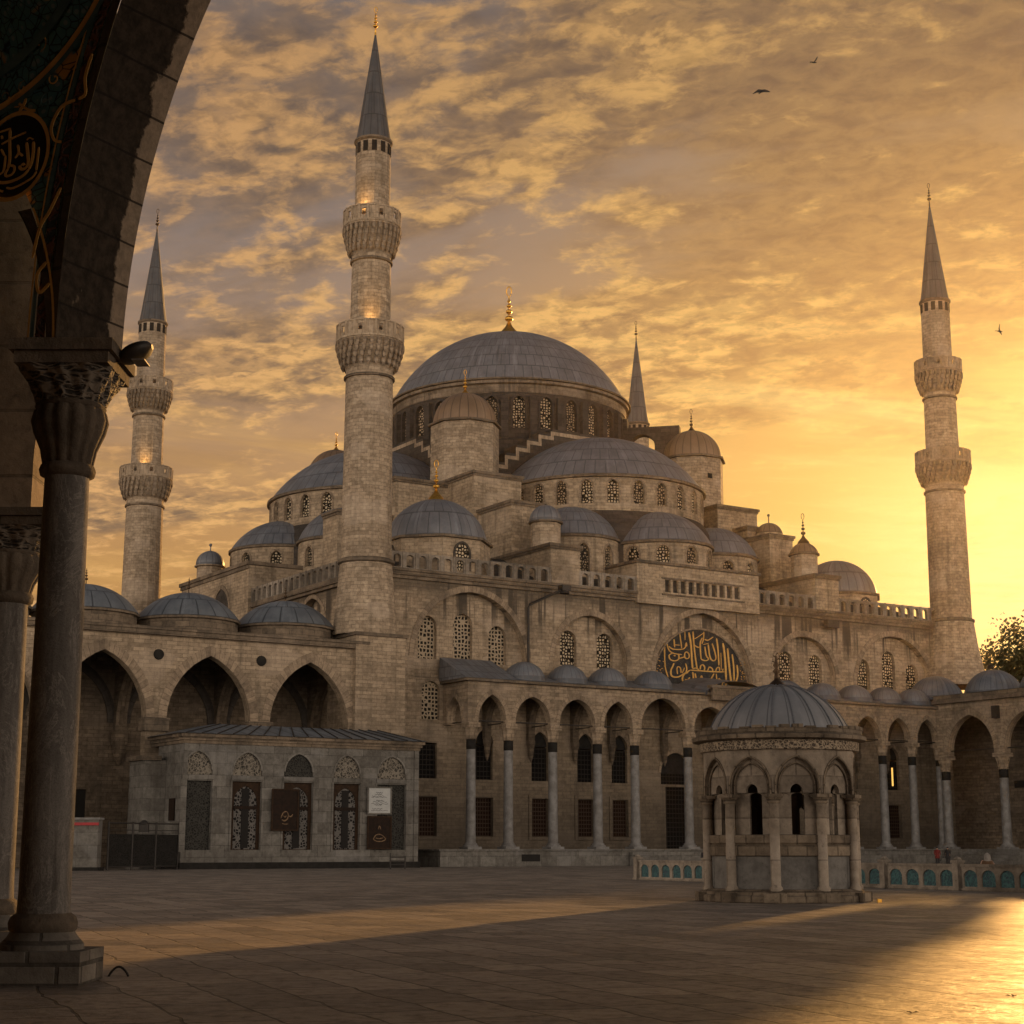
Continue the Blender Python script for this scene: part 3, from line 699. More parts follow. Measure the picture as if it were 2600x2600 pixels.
# flying buttress between drum and right-hand turret
fb = MB()
def fly(cT):
    dx, dy = cT[0]-CD[0], cT[1]-CD[1]; L = math.hypot(dx, dy); ux = (dx/L, dy/L); uy = (-ux[1], ux[0])
    P = lambda u, d, z: (CD[0]+ux[0]*u+uy[0]*(d-.8), CD[1]+ux[1]*u+uy[1]*(d-.8), z)
    wall(fb, P, 14.4, 21.5, 44.5, 52.3, [op(16.9, 1.55, 44.5, 49.9, 51.4)], 1.6, True)
    fb.face([P(14.4, 0, 52.3), P(21.5, 0, 52.3), P(21.5, 1.6, 52.3), P(14.4, 1.6, 52.3)])
    fb.face([P(21.5, 0, 44.5), P(21.5, 1.6, 44.5), P(21.5, 1.6, 52.3), P(21.5, 0, 52.3)])
fly((55.2, 21.6)); T.part('flying_buttress', fb, 'dark')
# stepped buttress blocks descending from the turrets to the facade
def block(a0, a1, b0, b1, z0, z1, m='wall_hi'):
    x = MB(); x.box(a0, a1, b0, b1, z0, z1); d = T.part('buttress', x, m)
    x = MB(); x.box(a0-.25, a1+.25, b0-.25, b1, z1+.002, z1+.3); x.box(a0-.12, a1+.12, b0-.12, b1, z1-.25, z1)
    T.part('cornice', x, 'grime', d)
    return d
for mir in (0, 1):
    f = (lambda a: a) if not mir else (lambda a: 78-a)
    def bl(a0, a1, b0, b1, z0, z1):
        p, q = sorted((f(a0), f(a1))); return block(p, q, b0, b1, z0, z1)
    bl(19.9, 23.4, .12, 11, 26.9, 30.7); bl(19.92, 23.38, 7.3, 16, 26, 36.3); bl(19.4, 25.4, 13.9, 26, 26, 40.6)
    bl(20.3, 23, 11.5, 13.899, 36.9, 37.9) if mir else None
    c = (f(21.65), 3.6)
    x = MB(); x.lathe(c, [(1.5, 30.9), (1.5, 33.6)], 10, smooth=False); d = T.part('turret', x, 'minaret')
    x = MB(); x.lathe(c, [(1.5, 33.6), (1.75, 33.62), (1.75, 33.8), (1.4, 33.85)], 20, smooth=False); T.part('cornice', x, 'grime', d)
    x = MB(); x.dome(c, 1.65, 33.8, 1.75 if not mir else 1.3, 24, 8, 14, .2); T.part('turret_dome', x, 'lead' if not mir else 'lead_brown', d)
    if mir: finial(T, c, 35.2, 3.3, 'bronze', d)
    else: x = MB(); x.sphere((c[0], c[1], 35.55), .13); T.part('finial', x, 'bronze', d)
x = MB(); x.lathe((57.4, 10.5), [(1.55, 36.5), (1.55, 37.3)], 12, smooth=False); d = T.part('turret', x, 'minaret')
x = MB(); x.dome((57.4, 10.5), 1.6, 37.3, 1.3, 24, 8, 14, .2); x.tube([(57.4, 10.5, 38.5), (57.4, 10.5, 39.4)], .07); x.sphere((57.4, 10.5, 39.5), .17); T.part('turret_dome', x, 'lead_brown', d)
# left-flank buttress towards the near turret, and the far cupola
block(13, 19.5, 19.4, 25.4, 26, 40.2); block(6.5, 13, 20, 23.4, 26, 36)
c = (3.5, 46.9)
x = MB(); x.lathe(c, [(2.3, 26), (2.3, 30.4), (2.6, 30.5), (2.6, 30.75), (1.5, 30.9), (1.5, 33.6), (1.8, 33.65), (1.8, 33.8)], 14, smooth=False); d = T.part('turret', x, 'minaret')
x = MB(); x.dome(c, 1.65, 33.8, 1.8, 24, 8, 14, .2); x.tube([(*c, 35.5), (*c, 36.2)], .07); x.sphere((*c, 36.3), .2); T.part('turret_dome', x, 'lead', d)
# ---- corner domes on octagonal drums
def corner(c, r, zd, z1, h, fh, m, wt):
    P8 = PI/8
    x = MB(); x.lathe(c, [(r+.55, zd), (r+.55, z1)], 8, P8+TH*0, P8+2*PI, smooth=False); d = T.part('drum', x, 'wall_hi')
    x = MB(); x.lathe(c, [(r+.55, z1-.02), (r+.85, z1), (r+.85, z1+.25), (r-.2, z1+.35)], 8, P8, P8+2*PI, smooth=False); T.part('cornice', x, 'grime', d)
    x = MB(); x.dome(c, r+.2, z1+.3, h, 56, 12, 28, .38); dm = T.part('dome', x, m)
    rr = (r+.55)*math.cos(PI/8)+.02
    for t in wt:
        ux = (math.cos(t), math.sin(t)); uy = (-ux[1], ux[0])
        P = lambda u, dd, z: (c[0]+ux[0]*(rr-dd)+uy[0]*u, c[1]+ux[1]*(rr-dd)+uy[1]*u, z)
        o = op(0, .75, z1-3.1, z1-1.4, z1-.5)
        x = MB(); panel(x, P, o, 0, 8); T.part('window', x, 'lat_pale')
        x = MB(); archivolt(x, P, o, .2, .12, 8, 1.7); T.part('arch_surround', x, 'dark')
    if fh: finial(T, c, z1+h+.5, fh, 'gold' if m == 'lead_main' else 'bronze', dm)
corner((10, 5.5), 4.85, 27, 30.5, 4.3, 3.9, 'lead_main', (-PI/2, -PI))
corner((67.4, 10.2), 4.5, 27, 30.4, 4.3, 0, 'lead', (-PI/2,))
# ---- calligraphy panel under the middle arch
ins = dict(blind[2]); pz0, pz1 = 17.0, 23.9
po = op(39.2, 6.25, 17.0, 17.6, 23.85)
x = MB(); panel(x, P2, po, -.08, 20); pn = T.part('inscription_panel', x, 'black', label='black half-round panel with gold calligraphy')
x = MB(); archivolt(x, P2, po, .16, .2, 20); T.part('panel_frame', x, 'vous', pn)
# strokes traced in panel units: x 0..193 across, y 0..148 down
S = [([37, 56, 37, 92, 42, 110], 1.6), ([41, 56, 44, 66, 52, 71, 66, 72], 1.7), ([44, 60, 50, 64, 62, 64, 70, 62, 74, 56], 1.8), ([53, 48, 54, 61], 2.0), ([63, 37, 66, 62], 1.6), ([72, 34, 72, 48], 1.2), ([54, 57, 63, 57], 1.4),
     ([60, 71, 61, 76, 59, 81, 52, 83, 46, 81, 44, 76, 46, 73, 52, 70], 2.0), ([52, 74, 55, 75], 2.2), ([60, 79, 66, 77, 71, 75], 2.2), ([71, 77, 71, 70, 74, 67, 78, 70, 78, 76, 74, 78, 71, 76], 1.8), ([72, 58, 74, 52, 75, 58], 1.3),
     ([79, 35, 82, 55, 83, 80, 84, 93], 2.8), ([86, 33, 87, 52, 89, 74, 92, 94], 2.2), ([88, 45, 96, 40, 104, 34], 1.4), ([105, 32, 104, 44, 101, 52], 1.5), ([102, 42, 98, 52, 99, 77], 2.0), ([99, 77, 106, 79, 112, 76, 108, 70, 106, 56], 2.0), ([88, 55, 94, 58, 99, 57], 1.8), ([106, 44, 112, 45, 121, 39], 2.0), ([103, 53, 113, 50], 1.2),
     ([112, 52, 114, 70, 117, 77], 2.2), ([117, 77, 122, 78, 125, 73, 123, 62, 119, 50], 2.0), ([127, 41, 129, 60, 130, 85], 2.4), ([138, 48, 141, 72, 142, 108], 3.2), ([146, 56, 148, 85, 151, 112], 3.0), ([154, 65, 156, 85, 156, 108], 2.4), ([162, 82, 163, 96, 161, 106, 155, 116, 146, 123, 140, 125], 2.6), ([134, 64, 134, 92], 1.0),
     ([52, 87, 50, 92, 47, 98, 47, 106, 52, 109, 60, 108, 70, 102, 80, 96], 2.6), ([58, 104, 57, 96, 59, 92, 63, 94, 64, 102], 1.6), ([72, 86, 74, 94, 72, 100], 1.8), ([66, 102, 70, 93], 1.4), ([80, 96, 100, 96, 120, 96, 139, 95], 2.2), ([84, 94, 90, 92, 95, 95], 1.8), ([97, 94, 98, 88, 102, 86, 105, 90, 104, 95], 2.0), ([110, 95, 113, 89, 118, 91, 119, 95], 1.8), ([124, 95, 126, 90, 130, 88, 131, 94], 1.8), ([136, 95, 137, 90], 1.6),
     ([84, 99, 85, 110, 82, 118, 75, 121, 69, 118, 66, 111, 69, 104, 76, 100], 2.4), ([70, 112, 75, 112, 79, 108], 2.4), ([88, 101, 91, 112, 98, 117, 106, 116, 114, 110, 121, 99], 2.3), ([97, 108, 99, 104, 100, 107, 97, 109], 1.8), ([125, 99, 126, 116], 1.6), ([126, 116, 121, 117, 120, 120, 125, 125, 133, 126, 140, 125], 1.6), ([129, 106, 133, 110, 140, 112, 148, 109], 2.4), ([136, 112, 134, 119], 1.2), ([142, 112, 141, 121], 1.2)]
def ribbon(mb, f, pts, wd, d0, d1):
    n = len(pts)
    # smooth the polyline
    Q = [pts[0]]
    for i in range(n-1):
        p0 = pts[max(0, i-1)]; p1 = pts[i]; p2 = pts[i+1]; p3 = pts[min(n-1, i+2)]
        for k in range(1, 5):
            t = k/4
            Q.append(tuple(.5*((2*p1[j])+(-p0[j]+p2[j])*t+(2*p0[j]-5*p1[j]+4*p2[j]-p3[j])*t*t+(-p0[j]+3*p1[j]-3*p2[j]+p3[j])*t**3) for j in (0, 1)))
    L = []; Rr = []
    for i, q in enumerate(Q):
        a = Q[max(0, i-1)]; b = Q[min(len(Q)-1, i+1)]
        dx, dy = b[0]-a[0], b[1]-a[1]; l = math.hypot(dx, dy) or 1
        ww = wd*(.75+.35*abs(math.sin(math.atan2(dy, dx)+.6)))*(0.55 if i in (0, len(Q)-1) else 1)*.5
        L.append((q[0]-dy/l*ww, q[1]+dx/l*ww)); Rr.append((q[0]+dy/l*ww, q[1]-dx/l*ww))
    for i in range(len(Q)-1):
        mb.face([f(*L[i], d1), f(*L[i+1], d1), f(*Rr[i+1], d1), f(*Rr[i], d1)])
        mb.face([f(*L[i], d0), f(*L[i+1], d0), f(*L[i+1], d1), f(*L[i], d1)])
        mb.face([f(*Rr[i], d0), f(*Rr[i+1], d0), f(*Rr[i+1], d1), f(*Rr[i], d1)])
x = MB()
fi = lambda px, py, d: (33.05+(px-17)*(45.4-33.05)/162, FB+.75-.08-d, 23.85-(py-29)*(23.85-17.6)/(127-29))
for pts, wd in S:
    ribbon(x, fi, [(pts[i], pts[i+1]) for i in range(0, len(pts), 2)], wd*.88, 0, .07)
for i in range(60):                            # small diacritic flecks at the two ends
    px = random.choice([random.uniform(22, 36), random.uniform(168, 177)]); py = random.uniform(72, 122) if px > 100 else random.uniform(66, 104)
    ribbon(x, fi, [(px, py), (px+random.uniform(-2, 2), py+random.uniform(-2, 2))], .9, 0, .05)
T.part('lettering', x, 'goldpaint', pn)
# rain-water spout and small hole in the facade
x = MB(); x.box(31.6, 32.6, FB-.02, FB+.2, 17.2, 17.9); T.part('vent', x, 'void')
x = MB(); x.box(55.6, 57.3, FB-1.1, FB-.5, 25.1, 25.9); T.part('spout', x, 'dark')

# ================================================================== MINARETS
def minaret(name_label, loc, Z, wflare):
    """Z: corbel foot, slab and rail heights of the two balconies, spire foot and tip"""
    a, b = loc
    T = Thing('minaret', name_label, 'minaret', (a, b, 0), 'm', 'minarets at the four corners of the mosque')
    k = 1.0; c = (a, b); (p0, p1, p2), (q0, q1, q2), s0, s1 = Z
    def shaft(nm, pts, m='minaret', n=16, parent=None):
        x = MB(); x.lathe(c, [(r, z*k) for r, z in pts], n, smooth=False); return T.part(nm, x, m, parent)
    shaft('shaft', wflare+[(2.33, 27.4), (2.2, p0)])
    x = MB(); x.lathe(c, [(2.36, 26.9*k), (2.62, 27.0*k), (2.62, 27.25*k), (2.36, 27.4*k)], 32, smooth=False); T.part('moulding', x, 'grime')
    def balcony(z0, z1, zt, rs, rb, r2):
        # stalactite corbel of stacked little prisms, slab, then a pierced parapet
        d = shaft('balcony', [(rs, z0-.2), (rs+.1, z0), (rs+(rb-rs)*.7, z0+(z1-z0)*.45), (rb-.1, z1-.34), (rb+.02, z1-.32), (rb+.02, z1-.22), (rb+.1, z1-.18), (rb+.1, z1), (r2, z1+.02)], 'minaret', 32)
        y = MB(); tiers = 4; 
        for ti in range(tiers):
            f0 = ti/tiers; f1 = (ti+1)/tiers
            rr = rs+.06+(rb-rs)*(f1**.62); zz0 = z0+(z1-.35-z0)*f0-.1; zz1 = z0+(z1-.35-z0)*f1
            nn = 24+ti*2
            for j in range(nn):
                t = 2*PI*(j+.5*(ti % 2))/nn
                ux = (math.cos(t), math.sin(t)); uy = (-ux[1], ux[0]); hw = PI*rr/nn*.5
                q = (c[0]+ux[0]*(rr-.05), c[1]+ux[1]*(rr-.05))
                P4 = [(q[0]+ux[0]*i*.13+uy[0]*s*hw, q[1]+ux[1]*i*.13+uy[1]*s*hw) for i, s in ((-1, -1), (1, -1), (1, 1), (-1, 1))]
                tip = (q[0], q[1], (zz0-.1)*k)
                for e in range(4):
                    p, r = P4[e], P4[(e+1) % 4]
                    y.face([(*p, (zz0+.2)*k), (*r, (zz0+.2)*k), (*r, zz1*k), (*p, zz1*k)]); y.face([tip, (*r, (zz0+.2)*k), (*p, (zz0+.2)*k)])
                y.face([(*p, zz1*k) for p in P4])
        T.part('corbel', y, 'corbel', d)
        y = MB(); nn = 20; Pp = PC(c, rb+.02); ln = 2*PI*(rb+.02)
        wall(y, Pp, 0, ln, z1*k, zt*k, [op((i+.5)*ln/nn, .2, (z1+.35)*k, (zt-.3)*k, (zt-.3)*k) for i in range(0, nn) if i % 2 == 0], .16, True, step=.35)
        y.lathe(c, [(rb-.2, zt*k), (rb+.1, zt*k), (rb+.1, (zt+.12)*k), (rb-.2, (zt+.12)*k)], 40, smooth=False)
        for i in range(nn):
            t = 2*PI*i/nn; ux = (math.cos(t), math.sin(t))
            y.obox((c[0]+ux[0]*(rb+.03), c[1]+ux[1]*(rb+.03)), ux, (-ux[1], ux[0]), .09, .1, z1*k, (zt+.14)*k)
        T.part('parapet', y, 'trim', d)
    balcony(p0, p1, p2-.12, 2.2, 3.1, 1.9)
    shaft('shaft', [(1.95, p1-.1), (1.9, p1+1.5), (1.83, q0)])
    balcony(q0, q1, q2-.12, 1.83, 2.66, 1.6)
    shaft('shaft', [(1.72, q1-.1), (1.68, q1+1.5), (1.66, s0-.2)])
    for z, r in ((p0-1.0, 2.25), (q0-.8, 1.88)):
        x = MB(); x.lathe(c, [(r-.02, (z-.15)*k), (r+.14, (z-.1)*k), (r+.14, (z+.1)*k), (r-.02, (z+.15)*k)], 32, smooth=False); T.part('moulding', x, 'grime')
    x = MB()
    for j in range(12):
        t = 2*PI*j/12+.1; ux = (math.cos(t), math.sin(t))
        x.obox((c[0]+ux[0]*1.62, c[1]+ux[1]*1.62), ux, (-ux[1], ux[0]), .07, .24, s0-1.5, s0-.45)
    T.part('window_band', x, 'void')
    x = MB(); x.lathe(c, [(1.66, s0-.35), (1.85, s0-.2), (1.85, s0), (1.62, s0+.05)], 28, smooth=False); T.part('moulding', x, 'grime')
    x = MB(); x.lathe(c, [(1.7, s0), (1.5, s0+1.2), (.08, s1)], 20, nu=14, vscale=.42, smooth=False); sp = T.part('spire', x, 'spire')
    finial(T, c, s1, 3.0, 'gold' if name_label.startswith('tall near') else 'bronze', sp, base=False)
    return T
NEAR = [(2.95, 20.2), (2.43, 26.9)]
Tn = minaret('tall near minaret with two balconies rising from the square stone pedestal left of the facade', (-.35, .2), ((45.5, 48.1, 49.5), (56.7, 59.5, 60.9), 68.2, 79.4), [(2.95, 20.4), (2.4, 26.9)])
x = MB(); x.box(-2.6, 2.4, -2.5, 3.0, 0, 20.1); Tn.part('pedestal', x, 'wall')
x = MB(); x.box(-2.8, 2.6, -2.7, 3.2, 20.102, 20.4); Tn.part('moulding', x, 'grime')
minaret('minaret at the right end of the facade with a flared foot, glowing in the sun', (75.2, -.2), ((43.3, 45.8, 47.1), (54.4, 56.9, 58.2), 65.7, 77.8), [(4.1, 19.6), (3.5, 21.0), (2.85, 24.0), (2.5, 26.9)])
minaret('minaret partly behind the foreground capital at the left', (-.7, 58.0), ((43.3, 45.8, 47.1), (54.4, 56.9, 58.2), 65.7, 77.8), [(2.6, 0), (2.45, 26.9)])
minaret('far minaret of which only the spire shows beside the great dome', (75.5, 59.5), ((43.3, 45.8, 47.1), (53.2, 55.4, 56.6), 63.6, 76.7), [(2.6, 0), (2.45, 26.9)])

# ================================================================== COLUMNS (shared meshes)
def column_parts(T, c, z0, z1, r, cap_h, mat_shaft='marble', mat_cap='porch', n=20, aw=None, proto=None):
    """base, shaft, necking and flaring stalactite capital with a square abacus; copies share meshes"""
    if proto:
        d = (c[0]-proto[1][0], c[1]-proto[1][1], 0); return T.copy(proto[0], d)
    aw = aw or r*1.85
    x = MB(); x.lathe(c, [(r*1.02, z0+.55), (r, z0+.8), (r*.88, z1-cap_h-.35)], n); s = T.part('column', x, mat_shaft)
    x = MB(); x.box(c[0]-r*1.6, c[0]+r*1.6, c[1]-r*1.6, c[1]+r*1.6, z0, z0+.22); x.lathe(c, [(r*1.55, z0+.22), (r*1.5, z0+.34), (r*1.2, z0+.42), (r*1.3, z0+.5), (r*1.04, z0+.58)], n); T.part('base', x, mat_shaft, s)
    x = MB(); x.lathe(c, [(r*.92, z1-cap_h-.9), (r*.96, z1-cap_h-.88), (r*.96, z1-cap_h-.05), (r*.9, z1-cap_h)], n); T.part('necking', x, 'marble_dark', s)
    x = MB()
    x.lathe(c, [(r*.9, z1-cap_h-.02), (r*1.1, z1-cap_h+.05), (r*1.0, z1-cap_h+.14), (r*1.15, z1-cap_h*.6), (aw*.98, z1-.42)], 16, fn=lambda rr, z, t: rr*(1+.07*math.cos(8*t)), smooth=False)
    x.box(c[0]-aw, c[0]+aw, c[1]-aw, c[1]+aw, z1-.42, z1)
    T.part('capital', x, mat_cap, s)
    return s

# ================================================================== PORTICO in front of the facade
T = Thing('portico', 'long low portico of pointed arches on slender marble columns along the mosque facade', 'portico', (8.7, -3.5, 0))
PBF = -3.9
cols = [8.7, 12.7, 17.6, 22.7, 27.1, 33.6, 39.0, 44.4, 50.9, 55.3, 60.0, 64.4, 68.6]
x = MB(); P = PB(PBF); ops = []
for i in range(len(cols)-1):
    c = (cols[i]+cols[i+1])/2; hw = (cols[i+1]-cols[i])/2-.55
    ops.append(op(c, hw, 12.75, 13.1, 15.35 if hw < 2.5 else 15.95))
wall(x, P, 8.1, 69.2, 12.75, 16.5, ops, .8, True)
side = [op(-1.6, 1.25, 11.0, 13.0, 15.2)]
wall(x, PA(8.1), PBF, FB, 12.75, 16.5, [op(-1.5, 1.3, 12.75, 13.1, 15.2)], .8, True)
T.part('arcade_wall', x, 'porch')
for o in ops: surround(o, .42, .06, P, T_=T)
surround(op(-1.5, 1.3, 12.75, 13.1, 15.2), .35, .06, PA(8.1), T_=T)
x = MB(); x.box(7.7, 69.5, PBF-.4, PBF+.9, 16.502, 16.75); x.box(7.7, 8.2, PBF+.9, FB, 16.502, 16.75); T.part('cornice', x, 'grime')
x = MB()
x.face([(7.6, PBF-.45, 16.76), (69.6, PBF-.45, 16.76), (69.6, FB+.05, 18.0), (7.6, FB+.05, 18.0)])
x.face([(7.6, PBF-.45, 16.752), (7.6, FB+.05, 16.752), (7.6, FB+.05, 18.0), (7.6, PBF-.45, 16.76)])
x.face([(7.65, PBF-.43, 16.76), (13.3, PBF-.43, 16.76), (13.3, FB, 19.0), (7.65, FB, 19.0)], [(0, 0), (7, 0), (7, 3), (0, 3)])
x.face([(7.65, PBF-.43, 16.76), (7.65, FB, 16.76), (7.65, FB, 19.0)]); x.face([(13.3, PBF-.43, 16.76), (13.3, FB, 16.76), (13.3, FB, 19.0)])
T.part('roof', x, 'lead')
x = MB(); x.dome((0, 0), 2.1, 0, 1.95, 36, 9, 26, .1); d0 = None
for i, a in enumerate((15.4, 20.3, 25.0, 30.5, 47.9, 53.0, 57.6, 62.1, 66.4)):
    if d0 is None:
        y = MB(); y.dome((a, -2.0), 2.1, 16.85, 1.95, 36, 9, 26, .1); d0 = T.part('dome', y, 'lead'); a00 = a
    else: T.copy(d0, (a-a00, 0, 0))
# curved lead hood over the middle bay
x = MB()
rows = []
for i in range(13):
    t = PI*i/12
    rows.append([(39.3-1.9*math.cos(t)*2.1, PBF-.7, 16.5+1.5*math.sin(t)), (39.3-1.9*math.cos(t)*2.1, FB, 17.3+1.5*math.sin(t))])
x.grid(rows, None, True); T.part('hood', x, 'lead')
x = MB(); x.box(36.0, 42.6, PBF-.8, PBF-.42, 16.0, 17.2); x.box(35.7, 42.9, PBF-.95, PBF-.3, 17.202, 17.5); T.part('gable', x, 'grime')
p0 = None
for a in cols:
    s = column_parts(T, (a, -3.5), 1.5, 12.75, .46, 1.5, aw=.62, proto=p0)
    if p0 is None: p0 = (s, (a, -3.5))
x = MB(); x.tube([(8.7, -3.5, 12.95), (68.6, -3.5, 12.95)], .06, 6); T.part('tie_rod', x, 'iron')
x = MB(); x.tube([(cols[0], -3.5, 12.9), (cols[0], FB, 12.9)], .055, 6); tie0 = T.part('tie_rod', x, 'iron')
for a in cols[1:]: T.copy(tie0, (a-cols[0], 0, 0))
x = MB(); a = cols[1]                            # transverse arches from each column to the facade
Pt = lambda u, d, z, a=a: (a-.35+d, u, z)
wall(x, Pt, -3.1, FB, 11.6, 16.5, [op(-1.5, 1.55, 11.6, 12.6, 15.4)], .7, True)
x.lathe((a, FB-.3), [(.05, 9.6), (.22, 10.1), (.3, 10.9), (.42, 11.3), (.42, 11.6)], 8, smooth=False)
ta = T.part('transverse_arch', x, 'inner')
for a in cols[2:-1]: T.copy(ta, (a-cols[1], 0, 0))
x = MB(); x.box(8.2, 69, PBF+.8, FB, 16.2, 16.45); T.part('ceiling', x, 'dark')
# stepped stone platform
x = MB(); x.box(3.2, 73, -7.6, FB-.02, 0, 1.36); x.box(3.0, 73.2, -7.8, FB-.02, 1.362, 1.5)
T.part('platform', x, 'kiosk')
x = MB()
for i in range(5): x.box(23.2-.01*i, 50+i*.01, -8.2-.55*i, -7.8, 0, 1.25-.25*i)
T.part('steps', x, 'kiosk')
x = MB(); x.box(11.5, 13.4, -7.66, -7.55, .45, 1.05); T.part('vent', x, 'void')

# ================================================================== LEFT ARCADE
T = Thing('arcade', 'two-storey-high courtyard arcade with three shallow blue-grey domes left of the near minaret', 'arcade', (-20, -2, 0))
x = MB(); P = PB(-2.0)
cent = [-43.6, -34.4, -25.2, -16.0, -6.75]
ops = [op(c, 3.72, 0.0, 12.0, 17.45) for c in cent]
wall(x, P, -49, -1.6, 0, 18.9, ops, 1.0, True)
x.face([(-1.6, -2, 0), (-1.6, 8, 0), (-1.6, 8, 18.9), (-1.6, -2, 18.9)])
T.part('arcade_wall', x, 'wall')
for o in ops: surround(o, .75, .05, P, T_=T)
x = MB(); x.box(-49, -1.3, -2.45, -1, 18.9, 19.3); x.box(-49, -1.25, -2.6, -.9, 19.302, 19.55); T.part('cornice', x, 'grime')
x = MB(); x.face([(-49, -2.4, 19.56), (-1.3, -2.4, 19.56), (-1.3, 9, 20.3), (-49, 9, 20.3)]); T.part('roof', x, 'dark')
d0 = None
for c in cent:
    if d0 is None:
        y = MB(); y.lathe((c, 3.6), [(4.35, 19.6), (4.35, 20.75), (4.6, 20.8), (4.6, 21.0)], 16, smooth=False); q = T.part('drum', y, 'grime')
        y = MB(); y.dome((c, 3.6), 4.55, 21.0, 2.5, 48, 10, 18, .45); dd = T.part('dome', y, 'lead_blue', q)
        finial(T, (c, 3.6), 23.4, 1.9, 'bronze', q, ring=False, base=False); d0 = q; c0 = c
    else: T.copy(d0, (c-c0, 0, 0))
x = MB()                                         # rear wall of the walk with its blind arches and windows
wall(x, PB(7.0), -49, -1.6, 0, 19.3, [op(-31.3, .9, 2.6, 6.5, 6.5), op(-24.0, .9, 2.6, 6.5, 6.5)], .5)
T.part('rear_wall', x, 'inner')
for u_ in (-31.3, -24.0): x = MB(); x.box(u_-.9, u_+.9, 7.3, 7.35, 2.6, 6.5); T.part('window', x, 'void')
x = MB(); c = -2.2
Pt = lambda u, d, z, c=c: (c-.5+d, u, z)
wall(x, Pt, -1, 7, 9.6, 19.2, [op(3, 3.3, 9.6, 12, 17.2)], 1.0, True)
x.lathe((c, 6.6), [(.1, 8.6), (.4, 9.1), (.55, 9.6), (.75, 10.3), (.75, 11.5)], 8, smooth=False)
ta = T.part('transverse_arch', x, 'inner')
for c in [-48.2, -39.0, -29.8, -20.6, -11.4]: T.copy(ta, (c+2.2, 0, 0))
for c in cent[1:]:                               # blind arches on the rear wall
    surround(op(c, 3.6, 12, 12.2, 17.0), .7, .12, PB(7.0), 0, 'dark', None, T)
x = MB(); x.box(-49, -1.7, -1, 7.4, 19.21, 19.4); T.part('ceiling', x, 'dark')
for c in [-39.0, -29.8, -20.6, -11.4]:
    x = MB(); x.box(c-1.05, c+1.05, -2.25, -.8, 11.0, 11.9); x.box(c-1.12, c+1.12, -2.32, -.75, 11.902, 12.1); T.part('capital', x, 'grime')
# round dark bosses above the piers
for c in (-20.6, -11.4):
    xb = MB()
    for k in range(16):
        t0, t1 = 2*PI*k/16, 2*PI*(k+1)/16
        xb.face([(c, -2.13, 17.3), (c+.42*math.cos(t0), -2.13, 17.3+.42*math.sin(t0)), (c+.42*math.cos(t1), -2.13, 17.3+.42*math.sin(t1))])
        xb.face([(c+.42*math.cos(t0), -2.13, 17.3+.42*math.sin(t0)), (c+.42*math.cos(t1), -2.13, 17.3+.42*math.sin(t1)), (c+.46*math.cos(t1), -1.98, 17.3+.46*math.sin(t1)), (c+.46*math.cos(t0), -1.98, 17.3+.46*math.sin(t0))])
    T.part('roundel', xb, 'marble_dark')
x = MB(); x.tube([(-2.0, -2.15, 0), (-2.0, -2.15, 18.9)], .12, 8); T.part('drain_pipe', x, 'iron')

# ================================================================== RIGHT ARCADE (runs toward the viewer)
T = Thing('arcade', 'arcade with tall arches and small round domes at the right edge under the sunlit minaret', 'arcade', (68, -12, 0))
x = MB(); A = 68.0
# u grows toward the camera (minus b)
P = lambda u, d, z: (A+d, -u, z)
cc = [8.6, 16.4, 24.2, 32.0]
ops = [op(c, 3.2, 11.4, 11.8, 15.6) for c in cc]
wall(x, P, 3.9, 37, 11.4, 17.0, ops, .9, True)
T.part('arcade_wall', x, 'porch')
for o in ops: surround(o, .6, .06, P, T_=T)
x = MB(); x.box(A-.5, A+1.2, -37, -3.6, 17.002, 17.35); x.box(A-.3, A+1.2, -37, -3.9, 17.352, 17.9); T.part('cornice', x, 'grime')
p0 = None
for u in (4.5, 12.5, 20.3, 28.1, 36):
    s = column_parts(T, (A+.45, -u), 1.5, 11.4, .5, 1.7, aw=.75, proto=p0, mat_cap='porch')
    if p0 is None: p0 = (s, (A+.45, -u))
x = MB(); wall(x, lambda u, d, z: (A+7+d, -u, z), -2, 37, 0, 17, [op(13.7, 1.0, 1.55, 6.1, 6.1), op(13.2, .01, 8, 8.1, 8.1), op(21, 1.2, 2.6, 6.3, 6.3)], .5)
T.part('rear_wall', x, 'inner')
x = MB(); x.box(A+7.2, A+7.25, -14.8, -12.6, 1.5, 6.2); T.part('doorway', x, 'void')
x = MB(); x.box(A+7.2, A+7.25, -22.3, -19.7, 2.5, 6.4); T.part('window', x, 'void')
x = MB(); x.box(A+6.9, A+6.99, -15.1, -14.7, 1.5, 6.5); x.box(A+6.9, A+6.99, -12.7, -12.3, 1.5, 6.5); x.box(A+6.9, A+6.99, -14.699, -12.701, 6.1, 6.5); T.part('door_frame', x, 'trim')
x = MB(); x.box(A+6.95, A+6.99, -11.5, -8.2, 8.0, 8.8); T.part('vent', x, 'void')
x = MB(); x.box(A+6.95, A+6.99, -10.5, -9.5, 5.6, 6.6); T.part('vent', x, 'void')
x = MB(); x.face([(A-.45, -37, 17.91), (A-.45, -3.4, 17.91), (A+8, -3.4, 18.2), (A+8, -37, 18.2)]); T.part('roof', x, 'lead')
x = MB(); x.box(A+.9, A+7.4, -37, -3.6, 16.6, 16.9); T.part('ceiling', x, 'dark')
d0 = None
for u in (.8, 9.2, 16.8, 24.4, 32):
    if d0 is None: y = MB(); y.dome((A+3.4, -u), 3.2, 17.7, 2.9, 44, 10, 30, .1); d0 = T.part('dome', y, 'lead'); u0 = u
    else: T.copy(d0, (0, u0-u, 0))
x = MB(); x.box(A-3.2, 76, -37, -3.3, 0, 1.5)
